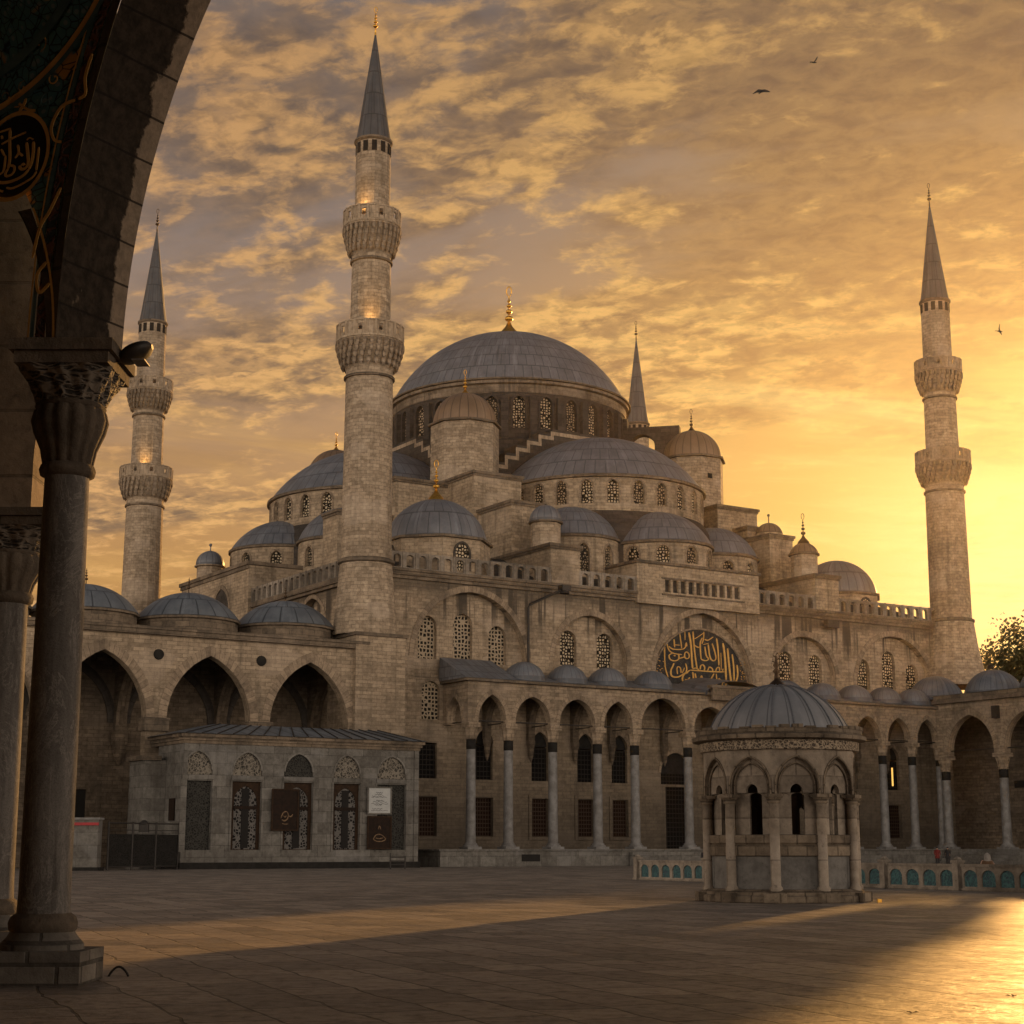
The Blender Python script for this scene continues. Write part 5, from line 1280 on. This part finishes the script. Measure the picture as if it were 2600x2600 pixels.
# gold scrolls around it
y = MB(); fs = lambda u, z, d: PW(u, -.03-d, z)
for pts in ([(-.45, 9.2), (-.35, 9.6), (-.2, 9.8), (-.02, 10.1)], [(-.2, 9.1), (-.35, 8.95), (-.3, 8.7), (-.12, 8.8)], [(.15, 11.3), (-.1, 11.25), (-.25, 11.0), (-.18, 10.8), (-.05, 10.75)], [(.4, 11.9), (.3, 11.6), (.32, 11.35), (.2, 11.3)], [(-1.1, 11.45), (-.9, 11.6), (-.75, 11.5), (-.85, 11.35)], [(-.9, 11.5), (-.7, 11.35), (-.55, 11.3)]):
    y = MB(); ribbon(y, fs, pts, .045, 0, .01); T.part('scroll', y, 'paint_gold', spo)
rs = random.Random(21)
for i in range(30):                              # small painted tendrils filling the spandrel
    u0, z0 = rs.uniform(-1.25, .35), rs.uniform(8.7, 12.3)
    if u0 > off(13.2, max(0, z0-7.98))-.62 or u0 < lout(z0)+.12 or math.hypot(u0-mc_u, z0-mc_z) < .78: continue
    t0, sg, r0 = rs.uniform(0, 6.3), rs.choice((-1, 1)), rs.uniform(.09, .17)
    pts = [(u0+r0*(1-k/13)*math.cos(t0+sg*k*.55), z0+r0*(1-k/13)*math.sin(t0+sg*k*.55)) for k in range(12)]
    y = MB(); ribbon(y, fs, pts, .022, 0, .006); T.part('tendril', y, rs.choice(('paint_gold', 'paint_blue', 'paint_blue')), spo)
# the vault, rear walls and upper wall of the gallery the camera stands in
y = MB()
for i in range(31):
    h0 = hmax*i/30
y.face([PW(-9, .02, 16.5), PW(22, .02, 16.5), PW(22, .02, 19), PW(-9, .02, 19)])
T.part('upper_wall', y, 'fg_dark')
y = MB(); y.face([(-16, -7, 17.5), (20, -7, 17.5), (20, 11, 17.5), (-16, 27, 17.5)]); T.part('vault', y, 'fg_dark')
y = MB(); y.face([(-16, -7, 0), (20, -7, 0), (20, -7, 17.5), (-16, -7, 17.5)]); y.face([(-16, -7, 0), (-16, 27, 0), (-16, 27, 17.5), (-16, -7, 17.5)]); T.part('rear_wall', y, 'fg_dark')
# pier and arch carried by the second column
y = MB(); c2 = (-7.5, 24.5)
prof = [(0.0, 6.35), (0.0, 7.3), (.02, 7.6), (.10, 8.1), (.22, 8.8), (.4, 9.6), (.6, 10.6), (.9, 11.8)]
for i in range(len(prof)-1):
    (u0, z0), (u1, z1) = prof[i], prof[i+1]; xr = c2[0]+.40
    y.face([(-16, c2[1]-.45, z0), (xr+u0, c2[1]-.45, z0), (xr+u1, c2[1]-.45, z1), (-16, c2[1]-.45, z1)])
    y.face([(xr+u0, c2[1]-.45, z0), (xr+u0, c2[1]+.45, z0), (xr+u1, c2[1]+.45, z1), (xr+u1, c2[1]-.45, z1)])
y.face([(-16, c2[1]-.45, 6.35), (c2[0]+.4, c2[1]-.45, 6.35), (c2[0]+.4, c2[1]+.45, 6.35), (-16, c2[1]+.45, 6.35)])
y.face([(-16, c2[1]-.45, 11.8), (c2[0]+1.3, c2[1]-.45, 11.8), (c2[0]+1.3, c2[1]-.45, 17.5), (-16, c2[1]-.45, 17.5)])
T.part('second_arch', y, 'fg_light')

# ================================================================== SMALL THINGS
# floodlight on the capital
T = Thing('floodlight', 'flat black floodlight jutting out from the nearest capital', 'floodlight', (-5.1, 20.9, 7.9), 'w')
x = MB()
rows = []
for i in range(9):
    f = i/8; w_ = .17*math.sqrt(max(0.02, 1-(2*f-1)**2))+.03
    cx = -5.12+.42*f; cz = 7.86+.16*f
    rows.append([(cx, 20.9+w_*1.3*math.cos(2*PI*k/10), cz+w_*.62*math.sin(2*PI*k/10)) for k in range(10)])
x.grid(rows, None, True, True); x.face(rows[0]); x.face(rows[-1]); T.part('housing', x, 'iron')
x = MB(); x.tube([(-5.3, 20.9, 7.82), (-5.0, 20.9, 7.88)], .04, 6); T.part('bracket', x, 'iron')
x = MB(); x.box(-4.93, -4.76, 20.74, 21.06, 7.80, 7.815); T.part('lens', x, 'marble')
# wall lamp on the long bracket
T = Thing('wall_lamp', 'black floodlight on a long bent arm in front of the facade between two arches', 'lamp', (17.0, .3, 17.5))
x = MB(); x.tube([(17.1, -.15, 18.2), (17.1, -.15, 24.3), (17.15, -.3, 24.6), (20.3, -1.4, 26.2)], .13, 8); T.part('arm', x, 'iron')
x = MB(); x.box(20.0, 21.0, -1.8, -1.0, 26.05, 26.6); x.lathe((20.5, -1.4), [(.5, 25.8), (.4, 26.1)], 10); T.part('head', x, 'iron')
# loudspeakers on the right arcade
x = MB(); x.box(67.4, 67.93, -12.9, -12.2, 15.0, 16.3); x.box(67.5, 67.95, -12.7, -12.4, 15.4, 15.9); single('loudspeaker', x, 'iron', 'small black loudspeaker box mounted between the two right-hand arches', 'speaker', (67.9, -12.5, 15), 'm')
# iron loop in the paving
x = MB(); pts = []
for k in range(11):
    t = PI*k/10; pts.append((-5.0-.125*math.cos(t)+.02*math.sin(2*t), 21.9, .12*math.sin(t)*1.0))
x.tube(pts, .016, 6); single('iron_loop', x, 'iron', 'bent black iron loop sticking out of the paving beside the column plinth', 'loop', (-5, 21.9, 0))
# fallen leaves
for i, (lx, ly) in enumerate(((3.95, 17.1), (5.5, 19.0))):
    x = MB(); c = (lx, ly)
    for k in range(3):
        t = k*2.1+i; d = (.075*math.cos(t), .075*math.sin(t))
        x.face([(lx, ly, .004), (lx+d[0]*.6-d[1]*.3, ly+d[1]*.6+d[0]*.3, .02), (lx+d[0], ly+d[1], .012), (lx+d[0]*.6+d[1]*.3, ly+d[1]*.6-d[0]*.3, .018)])
    single('leaf', x, 'bark', ('small dry leaf lying on the shaded paving in the foreground', 'dry curled leaf on the brightly lit paving at the right edge')[i], 'leaf', (lx, ly, 0))

# ---- birds
def bird(label, x0, z0, Y, span, lw, rw, tilt, head):
    T = Thing('bird', label, 'bird', (x0, Y, z0), 'w', 'birds flying in the evening sky')
    b = MB(); L = span*.36
    dx, dy = math.cos(head), math.sin(head)
    prof = [(-.5, .02), (-.38, .3), (-.1, .5), (.2, .46), (.38, .26), (.46, .22), (.55, .05)]
    rows = []
    for t, r in prof:
        cx, cy = x0+dx*t*L, Y+dy*t*L; rr = r*L*.28
        rows.append([(cx-dy*rr*math.cos(2*PI*k/8), cy+dx*rr*math.cos(2*PI*k/8), z0+tilt*t*L+rr*math.sin(2*PI*k/8)) for k in range(8)])
    b.grid(rows, None, True, True)
    p = (x0-dx*.45*L, Y-dy*.45*L, z0-tilt*.45*L); q = (x0-dx*.85*L, Y-dy*.85*L, z0-tilt*.85*L); sd = (-dy*.12*L, dx*.12*L)
    b.face([(p[0]-sd[0]*.5, p[1]-sd[1]*.5, p[2]), (p[0]+sd[0]*.5, p[1]+sd[1]*.5, p[2]), (q[0]+sd[0]*1.6, q[1]+sd[1]*1.6, q[2]), (q[0]-sd[0]*1.6, q[1]-sd[1]*1.6, q[2])])
    T.part('body', b, 'bird')
    for pts in (lw, rw):
        w_ = MB(); n = len(pts)
        for i in range(n-1):
            (u0, v0, c0), (u1, v1, c1) = pts[i], pts[i+1]
            P0 = Vector((x0+u0*span, Y, z0+v0*span)); P1 = Vector((x0+u1*span, Y, z0+v1*span))
            f = Vector((dx*.5, dy*.5+.4, .35)); f.normalize()
            w_.face([tuple(P0+f*c0*span*.5), tuple(P1+f*c1*span*.5), tuple(P1-f*c1*span*.5), tuple(P0-f*c0*span*.5)])
        T.part('wing', w_, 'bird')
def skyp(px, py, Yd):
    """place a flying bird on the line of sight recorded in the photograph, at a real distance"""
    f, p = 3140.0, math.atan(634/3140.0); x = (px-966)/f; v = (966-py)/f
    r = (x, math.cos(p)-v*math.sin(p), math.sin(p)+v*math.cos(p)); t = Yd/r[1]; return r[0]*t, CAM_H+r[2]*t
bx, bz = skyp(1436, 173, 85); bird('gliding bird with both wings spread flat, lower of the two near the top', bx, bz, 85, .95, [(0, .03, .2), (-.2, .05, .2), (-.36, -.05, .13), (-.5, -.13, .03)], [(0, .03, .2), (.2, .06, .17), (.4, .02, .1), (.52, -.02, .02)], 0, -1.3)
bx, bz = skyp(1536, 118, 85); bird('bird with one wing raised high, topmost in the sky', bx, bz, 85, .8, [(0, .02, .22), (-.15, .06, .14), (-.33, .13, .03)], [(0, .02, .2), (.1, .16, .22), (.2, .34, .16), (.25, .46, .03)], 0, .1)
bx, bz = skyp(1886, 625, 85); bird('bird banking with wings upright beside the right minaret', bx, bz, 85, .9, [(0, .02, .2), (-.02, .18, .2), (.01, .34, .14), (.03, .46, .04)], [(0, -.02, .2), (.08, -.14, .14), (.12, -.24, .04)], 0, .3)

# ---- people: one continuous skinned figure each, hair and clothing as children
def person(label, x0, y0, z0, pose, cloth, legs, hood=None, face=-PI/2, h=1.7, grp=None):
    T = Thing('person', label, 'person', (x0, y0, z0), 'w', grp)
    k = h/1.7
    if pose == 'stand':
        J = {'pel': (0, 0, .92), 'chest': (0, 0, 1.28), 'neck': (0, .01, 1.45), 'head': (0, .03, 1.56), 'top': (0, .02, 1.68), 'shl': (-.18, 0, 1.38), 'ell': (-.24, .02, 1.1), 'hal': (-.22, .1, .85), 'shr': (.18, 0, 1.38), 'elr': (.24, .02, 1.1), 'har': (.22, .1, .85),
             'hil': (-.1, 0, .88), 'knl': (-.11, .03, .48), 'anl': (-.11, 0, .08), 'tol': (-.12, .15, .03), 'hir': (.1, 0, .88), 'knr': (.11, .03, .48), 'anr': (.11, 0, .08), 'tor': (.12, .15, .03)}
    else:
        J = {'pel': (0, 0, .3), 'chest': (0, .06, .68), 'neck': (0, .1, .86), 'head': (0, .14, .97), 'top': (0, .13, 1.09), 'shl': (-.18, .06, .79), 'ell': (-.26, .15, .55), 'hal': (-.12, .38, .5), 'shr': (.18, .06, .79), 'elr': (.26, .15, .55), 'har': (.12, .38, .5),
             'hil': (-.1, .03, .28), 'knl': (-.16, .42, .5), 'anl': (-.14, .4, .08), 'tol': (-.14, .54, .03), 'hir': (.1, .03, .28), 'knr': (.16, .42, .5), 'anr': (.14, .4, .08), 'tor': (.14, .54, .03)}
    E = [('pel', 'chest'), ('chest', 'neck'), ('neck', 'head'), ('head', 'top'), ('chest', 'shl'), ('shl', 'ell'), ('ell', 'hal'), ('chest', 'shr'), ('shr', 'elr'), ('elr', 'har'), ('pel', 'hil'), ('hil', 'knl'), ('knl', 'anl'), ('anl', 'tol'), ('pel', 'hir'), ('hir', 'knr'), ('knr', 'anr'), ('anr', 'tor')]
    Rd = dict(pel=.14, chest=.15, neck=.055, head=.095, top=.07, shl=.075, ell=.05, hal=.035, shr=.075, elr=.05, har=.035, hil=.1, knl=.065, anl=.045, tol=.035, hir=.1, knr=.065, anr=.045, tor=.035)
    ks = list(J); ca, sa = math.cos(face+PI/2*0-PI/2), math.sin(face-PI/2)
    def rot(p): return (p[0]*math.cos(face-PI/2)-p[1]*math.sin(face-PI/2), p[0]*math.sin(face-PI/2)+p[1]*math.cos(face-PI/2), p[2])
    me = bpy.data.meshes.new('body'); me.from_pydata([tuple(v*k for v in rot(J[q])) for q in ks], [(ks.index(a), ks.index(b)) for a, b in E], [])
    ob = bpy.data.objects.new('body', me); C.objects.link(ob); ob.parent = T.e
    md = ob.modifiers.new('skin', 'SKIN')
    for i, q in enumerate(ks):
        me.skin_vertices[0].data[i].radius = (Rd[q]*k, Rd[q]*k); me.skin_vertices[0].data[i].use_root = (q == 'pel')
    ob.modifiers.new('sub', 'SUBSURF').levels = 1; ob.modifiers['sub'].render_levels = 1
    me.materials.append(M['skin'])
    def garment(nm, prof, c, m):
        y = MB(); y.lathe((x0+rot((c[0], c[1], 0))[0]*k, y0+rot((c[0], c[1], 0))[1]*k), [(r*k, z0+z*k) for r, z in prof], 14); return T.part(nm, y, m)
    if pose == 'stand':
        garment('coat', [(.26, .62), (.22, .9), (.2, 1.1), (.24, 1.3), (.22, 1.42), (.09, 1.47)], (0, 0), cloth)
        for s_ in (-1, 1): garment('trouser_leg', [(.07, .06), (.085, .45), (.115, .85)], (s_*.11, .015), legs)
        for s_ in (-1, 1):
            y = MB(); P_ = [rot((s_*.2, 0, 1.4)), rot((s_*.27, .02, 1.1)), rot((s_*.23, .1, .9))]
            y.tube([(x0+p[0]*k, y0+p[1]*k, z0+p[2]*k) for p in P_], [.085*k, .07*k, .05*k], 8); T.part('sleeve', y, cloth)
    else:
        garment('coat', [(.32, .0), (.34, .2), (.28, .45), (.25, .7), (.2, .82), (.09, .88)], (0, .08), cloth)
        y = MB()
        for s_ in (-1, 1):
            P_ = [rot((s_*.12, .05, .3)), rot((s_*.17, .42, .5)), rot((s_*.15, .4, .1))]
            y.tube([(x0+p[0]*k, y0+p[1]*k, z0+p[2]*k) for p in P_], [.13*k, .1*k, .07*k], 8)
        T.part('trousers', y, legs)
    hz = (J['head'][2]+.03)
    y = MB(); hc = rot((0, J['head'][1]-.02, 0))
    if hood:
        y.lathe((x0+hc[0]*k, y0+hc[1]*k), [(.15*k, z0+(hz-.2)*k), (.125*k, z0+(hz-.08)*k), (.12*k, z0+(hz+.05)*k), (.02*k, z0+(hz+.14)*k)], 12); T.part('headscarf', y, hood)
    else:
        y.lathe((x0+hc[0]*k, y0+hc[1]*k), [(.105*k, z0+hz*k), (.11*k, z0+(hz+.05)*k), (.08*k, z0+(hz+.11)*k), (.01*k, z0+(hz+.14)*k)], 12); T.part('hair', y, 'cloth_black')
person('person in red top and black trousers, left one of the standing pair by the steps', 41.3, 165, 0, 'stand', 'cloth_red', 'cloth_black', face=-PI/2)
person('person all in black, right one of the standing pair by the steps', 42.4, 165.3, 0, 'stand', 'cloth_black', 'cloth_black', face=-2.2)
x = MB(); c = PF(20.2, 5.2, 0); x.obox(c[:2], fu, fn, 1.6, .3, .30, .42); x.obox((c[0]+fu.x*1.2, c[1]+fu.y*1.2), fu, fn, .15, .25, 0, .3); x.obox((c[0]-fu.x*1.2, c[1]-fu.y*1.2), fu, fn, .15, .25, 0, .3)
single('stone_bench', x, 'marble', 'low stone bench behind the balustrade under the seated person', 'bench', (c[0], c[1], 0)); bq = c
c = PF(29.0, 5.0, 0); x = MB(); x.obox(c[:2], fu, fn, 1.7, .3, .30, .42); x.obox((c[0]+fu.x*1.2, c[1]+fu.y*1.2), fu, fn, .15, .25, 0, .3); x.obox((c[0]-fu.x*1.2, c[1]-fu.y*1.2), fu, fn, .15, .25, 0, .3)
single('stone_bench', x, 'marble', 'low stone bench behind the balustrade under the two people in red', 'bench', (c[0], c[1], 0)); br_ = c
person('person seated in brown with a pale headscarf behind the turquoise balustrade', bq[0], bq[1], .14, 'sit', 'cloth_brown', 'cloth_brown', 'cloth_white', h=1.9)
person('person seated in red with a pale scarf behind the balustrade near the right edge', br_[0]-.45, br_[1]+.6, .14, 'sit', 'cloth_red', 'cloth_black', 'cloth_white', h=1.82)
person('person seated in dull red, rightmost behind the balustrade', br_[0]+.35, br_[1]-.8, .14, 'sit', 'cloth_red', 'cloth_brown', h=1.72)
person('person in dark clothes standing half hidden at the left edge of the pavilion', 11.05, 97, 0, 'stand', 'cloth_black', 'cloth_black', face=-1.2, h=1.62)

# ---- trees at the right edge, then two out of view added for foreground shade
def tree(label, x0, y0, H, rad, nl, seed, zc0=.35):
    rnd = random.Random(seed)
    T = Thing('tree', label, 'tree', (x0, y0, 0), 'w', 'trees behind the right arcade')
    x = MB(); x.tube([(x0, y0, 0), (x0+.2, y0, H*.25), (x0-.1, y0+.2, H*.5), (x0+.2, y0, H*.85)], [.55, .42, .28, .06], 9)
    tips = []
    for i in range(26):
        t = rnd.uniform(0, 2*PI); z = H*rnd.uniform(zc0, .85); l = rad*rnd.uniform(.5, 1.0)*(1-.55*abs(z/H-.55))
        p0 = (x0, y0, z*.85); p1 = (x0+l*.5*math.cos(t), y0+l*.5*math.sin(t), z+.5); p2 = (x0+l*math.cos(t), y0+l*math.sin(t), z+H*.1)
        x.tube([p0, p1, p2], [.16, .09, .03], 5); tips += [p1, p2, tuple((Vector(p1)+Vector(p2))/2)]
    T.part('trunk', x, 'bark')
    y = MB()
    for i in range(nl):
        c = rnd.choice(tips); g_ = rnd.gauss
        c = (c[0]+g_(0, rad*.11), c[1]+g_(0, rad*.11), c[2]+g_(0, rad*.1)); s = rnd.uniform(.18, .42)
        n = Vector((g_(0, 1), g_(0, 1), g_(0, 1))).normalized(); t = n.orthogonal().normalized(); b = n.cross(t)
        y.face([tuple(Vector(c)+t*s), tuple(Vector(c)+b*s*.5), tuple(Vector(c)-t*s), tuple(Vector(c)-b*s*.5)])
    T.part('crown', y, 'leaf')
tree('tall broadleaf tree at the right edge, dark against the sun', 76.0, 232, 34, 11, 26000, 3)
tree('low bushy tree beside the foot of the right minaret', 67.8, 226, 23.0, 5.5, 9000, 5)
tree('slender unseen tree with a high crown, added beyond the right edge to shade the foreground', 49.3, 141.8, 30, 3.5, 11000, 11, .56)  # out of view, added so its crown darkens the near paving
tree('very tall unseen tree added behind the right arcade to shade the foreground', 63.4, 190.0, 38, 3.0, 9000, 17, .68)  # second unseen tree, put in to extend the foreground shadow
T = Thing('street_lamp', 'small curved street lamp above the low tree by the right minaret', 'street lamp', (64.8, 224, 0), 'w')
x = MB(); x.tube([(65.6, 224, 0), (65.5, 224, 22.5), (65.2, 224, 24.6), (64.6, 224, 25.6)], .14, 6); T.part('pole', x, 'iron')
x = MB(); x.lathe((64.5, 224), [(.5, 25.3), (.35, 25.8), (.02, 25.9)], 10); x.box(63.2, 64.1, 223.7, 224.3, 20.9, 22.6); T.part('lamp_head', x, 'iron')

# ---- evening haze hanging over the mosque
hm = bpy.data.materials.new('evening_haze'); hm.use_nodes = True; hn = hm.node_tree; hn.nodes.clear()
ho = hn.nodes.new('ShaderNodeOutputMaterial'); hv = hn.nodes.new('ShaderNodeVolumeScatter')
hv.inputs['Color'].default_value = (1.0, .82, .6, 1); hv.inputs['Density'].default_value = HAZE; hv.inputs['Anisotropy'].default_value = .82
hn.links.new(hv.outputs[0], ho.inputs['Volume'])
x = MB(); x.box(-140, 170, 62, 330, -1, 95); hz_ = single('haze', x, hm, '', '', kind='structure')

# ---- lit lamps: floodlights behind the minaret parapets and one lamp in a portico window
def uplight(label, a, b, z, power, dirv):
    T = Thing('uplight', label, 'floodlight', (a, b, z))
    m = MB(); m.box(a-.12, a+.12, b-.12, b+.12, z, z+.16); T.part('housing', m, 'iron')
    l = bpy.data.lights.new('uplight', 'SPOT'); l.energy = power; l.color = (1.0, .55, .16); l.spot_size = R_(70); l.spot_blend = .9; l.shadow_soft_size = .08
    o = bpy.data.objects.new('uplight_lamp', l); C.objects.link(o); o.parent = T.e; o.location = (0, 0, .3)
    o.rotation_euler = Vector((-dirv[0], -dirv[1], -dirv[2])).to_track_quat('Z', 'Y').to_euler()
LB = (-.5, 58.0); NB = (-.35, .2)
uplight('small floodlight on the upper balcony of the near minaret washing its shaft gold', NB[0]-1.98, NB[1]-1.35, 59.6, 750, (.19, .13, 1))
uplight('small floodlight on the lower balcony of the near minaret washing its shaft gold', NB[0]-1.25, NB[1]-2.55, 48.2, 850, (.12, .2, 1))
uplight('small floodlight on the lower balcony of the leftmost minaret', LB[0]-1.5, LB[1]-2.3, 45.9, 750, (.15, .2, 1))
em = bpy.data.materials.new('lamp_glow'); em.use_nodes = True; en = em.node_tree; en.nodes.clear()
eo = en.nodes.new('ShaderNodeOutputMaterial'); ee = en.nodes.new('ShaderNodeEmission'); ee.inputs[0].default_value = (1, .55, .12, 1); ee.inputs[1].default_value = 1.3; en.links.new(ee.outputs[0], eo.inputs[0])
x = MB(); x.box(65.55, 65.72, .7, .78, 8.3, 10.3); single('tube_lamp', x, em, 'thin glowing amber tube lamp upright in a dark window of the right-hand portico', 'lamp', (65.6, .7, 8.3), 'm')

# ================================================================== CAMERA, SUN, SKY
cd = bpy.data.cameras.new('camera'); cam = bpy.data.objects.new('camera', cd); C.objects.link(cam)
pitch = math.atan(634/3140.0)
cam.location = (0, 0, CAM_H); cam.rotation_euler = (PI/2+pitch, 0, 0)
cd.sensor_width = 36; cd.lens = 3140/1932*36; cd.clip_end = 9000; cd.clip_start = .1
sc.camera = cam

SAZ, SEL = R_(21.5), R_(9.6)
sl = bpy.data.lights.new('sun', 'SUN'); so = bpy.data.objects.new('sun', sl); C.objects.link(so)
sl.energy = 5.0; sl.angle = R_(.55); sl.color = (1.0, .50, .14)
sd = Vector((math.sin(SAZ)*math.cos(SEL), math.cos(SAZ)*math.cos(SEL), math.sin(SEL)))
so.rotation_euler = sd.to_track_quat('Z', 'Y').to_euler()

wd = bpy.data.worlds.new('World'); sc.world = wd; wd.use_nodes = True
nt = wd.node_tree; nt.nodes.clear(); n = N(nt)
out = n.new('ShaderNodeOutputWorld'); bg = n.new('ShaderNodeBackground'); nt.links.new(bg.outputs[0], out.inputs[0])
tc = n.new('ShaderNodeTexCoord').outputs['Generated']
nv = n.new('ShaderNodeVectorMath', operation='NORMALIZE'); n.set(nv.inputs[0], tc); D = nv.outputs[0]
dx, dy, dz = n.sep(D)
def dotv(v):
    q = n.new('ShaderNodeVectorMath', operation='DOT_PRODUCT'); n.set(q.inputs[0], D); q.inputs[1].default_value = v; return q.outputs['Value']
GAZ, GEL = R_(17.5), R_(8.0)
gd = (math.sin(GAZ)*math.cos(GEL), math.cos(GAZ)*math.cos(GEL), math.sin(GEL))
ang = n.math('ARCCOSINE', n.math('MINIMUM', dotv(gd), .99999))          # angle from the glow, radians
# physical sky as the base tint
sky = n.new('ShaderNodeTexSky', sky_type='NISHITA'); sky.sun_disc = False; sky.sun_elevation = SEL; sky.sun_rotation = SAZ
sky.dust_density = 3.0; sky.air_density = 1.5
skyc = n.mix(1.0, sky.outputs[0], (.006, .006, .006), 'MULTIPLY')
# clear-air gradient
el = n.math('ARCSINE', n.math('MAXIMUM', dz, 0.0))
base = n.mix(n.ramp(el, .10, .42), (.50, .245, .068), (.235, .19, .178))
base = n.mix(n.math('MULTIPLY', n.ramp(ang, .5, .1), .8), base, (.66, .335, .076))
base = n.mix(n.math('POWER', n.ramp(ang, .36, .0), 1.4), base, (.95, .54, .13))
base = n.mix(n.math('MULTIPLY', n.math('POWER', n.ramp(ang, .16, .0), 1.2), .9), base, (1.0, .75, .31))
# cloud layers projected on a flat deck; each sampled twice so the side toward the sun brightens
inv = n.math('DIVIDE', 1.0, n.math('ADD', dz, .12))
cv = n.new('ShaderNodeVectorMath', operation='SCALE'); n.set(cv.inputs[0], D); n.set(cv.inputs['Scale'], inv)
def deck(offx, offy):
    cl = n.mapping(cv.outputs[0], (1, 1, 0), (4.3+offx, 2.2+offy, 0))
    cr_ = n.mapping(cl, (1.0, 1.0, 1), (0, 0, 0), (0, 0, R_(24)))
    a_ = n.noise(n.mapping(cr_, (1.0, 1.4, 1)), 1.5, 5, .58, .5)
    b_ = n.noise(n.mapping(cr_, (1.0, 1.2, 1), (7, 3, 0)), 9.5, 9, .6, .3)
    f_ = n.noise(n.mapping(cr_, (1.0, 1.25, 1), (2, 6, 0)), 26, 6, .62, .4)
    return a_, n.math('ADD', n.math('ADD', n.math('MULTIPLY', b_, .58), n.math('MULTIPLY', a_, .34)), n.math('MULTIPLY', f_, .16)), f_
m0_, d0_, f0_ = deck(0, 0); m1_, d1_, f1_ = deck(.015, .036)
def lump(v, r0, r1, amt):                     # one broad bank of cloud in a given direction
    return n.math('MULTIPLY', n.ramp(n.math('ARCCOSINE', n.math('MINIMUM', dotv(v), .99999)), r1, r0), amt)
m0_ = n.math('ADD', m0_, n.math('ADD', lump((.208, .892, .4018), .03, .23, .19), n.math('ADD', lump((.0, .93, .36), .02, .15, .05), lump((-.151, .921, .359), .03, .2, .05))))
fade = n.ramp(el, .04, .15)
near = n.math("SUBTRACT", 1.0, n.math("MULTIPLY", n.ramp(ang, .24, .02), .6))
litc = n.mix(n.ramp(ang, .66, .12), (.80, .42, .16), (1.05, .60, .16))
body = n.mix(n.ramp(ang, .50, .10), (.128, .082, .060), (.36, .165, .05))
mass = n.ramp(m0_, .45, .62)
bodyv = n.mix(n.ramp(n.math('ADD', n.math('MULTIPLY', f0_, .5), n.math('MULTIPLY', d0_, .5)), .36, .62), n.mix(.0, body, body), n.mix(.24, body, litc))
col = n.mix(n.math('MULTIPLY', n.math('MULTIPLY', mass, near), n.math('MULTIPLY', fade, .9)), base, bodyv)
cov = n.ramp(n.math('SUBTRACT', d0_, n.math('MULTIPLY', lump((.208, .892, .4018), .03, .22, .13), .35)), .515, .635)
shade = n.ramp(n.math('SUBTRACT', d0_, d1_), -.045, .055)
core = n.ramp(d0_, .54, .66)
cc = n.mix(n.math('MULTIPLY', core, n.math('SUBTRACT', 1.0, n.math('MULTIPLY', shade, .85))), litc, n.mix(.15, body, litc))
tex = n.math('ADD', .72, n.math('MULTIPLY', n.ramp(f0_, .3, .7), .42))
cc = n.mix(1.0, cc, n.mix(tex, (0, 0, 0), (1, 1, 1)), 'MULTIPLY')
col = n.mix(n.math('MULTIPLY', n.math('MULTIPLY', cov, near), n.math('MULTIPLY', fade, .82)), col, cc)
# thin streaks of cirrus low over the horizon
sx, sy, sz_ = n.sep(D)
cs = n.new('ShaderNodeCombineXYZ'); n.set(cs.inputs[0], n.math('ARCTAN2', sx, sy)); n.set(cs.inputs[1], n.math('ADD', el, n.math('MULTIPLY', n.math('ARCTAN2', sx, sy), .10)))
ci = n.noise(n.mapping(cs.outputs[0], (3.2, 26, 1)), 1.6, 7, .6, .4)
lowm = n.math('MULTIPLY', n.ramp(el, .36, .2), n.ramp(ci, .46, .68))
col = n.mix(n.math('MULTIPLY', lowm, .55), col, n.mix(n.ramp(ang, .5, .05), (.66, .36, .105), (1.05, .74, .25)))
ci2 = n.noise(n.mapping(cs.outputs[0], (2.4, 17, 1), (3, 8, 0)), 1.5, 6, .6, .4)
col = n.mix(n.math('MULTIPLY', n.math('MULTIPLY', n.ramp(el, .40, .22), n.ramp(ci2, .50, .66)), n.math('MULTIPLY', near, .42)), col, n.mix(n.ramp(ang, .5, .1), (.33, .17, .066), (.66, .33, .08)))
# sky away from the sunset (behind the viewer): pale afterglow
back = n.mix(n.ramp(el, .02, .55), (3.1, 2.56, 2.04), (.07, .075, .09))
fb_ = n.ramp(dy, .35, -.25)
dim = n.math('SUBTRACT', 1.0, n.math('MULTIPLY', n.ramp(el, .22, .5), .30))
col = n.mix(1.0, col, n.mix(dim, (0, 0, 0), (1, 1, 1)), 'MULTIPLY')
col = n.mix(fb_, col, back)
ovh = n.ramp(dz, .50, .72)
col = n.mix(ovh, col, (.06, .064, .078))
col = n.mix(n.ramp(dz, -.01, -.06), col, (.05, .04, .03))
col = n.mix(1.0, col, skyc, 'ADD')
n.set(bg.inputs[0], col); bg.inputs[1].default_value = 1.0

sc.view_settings.view_transform = 'Standard'; sc.view_settings.look = 'None'; sc.view_settings.exposure = 0; sc.view_settings.gamma = 1
sc.cycles.max_bounces = 5; sc.cycles.diffuse_bounces = 2; sc.cycles.glossy_bounces = 2; sc.cycles.transparent_max_bounces = 4
sc.cycles.use_denoising = True
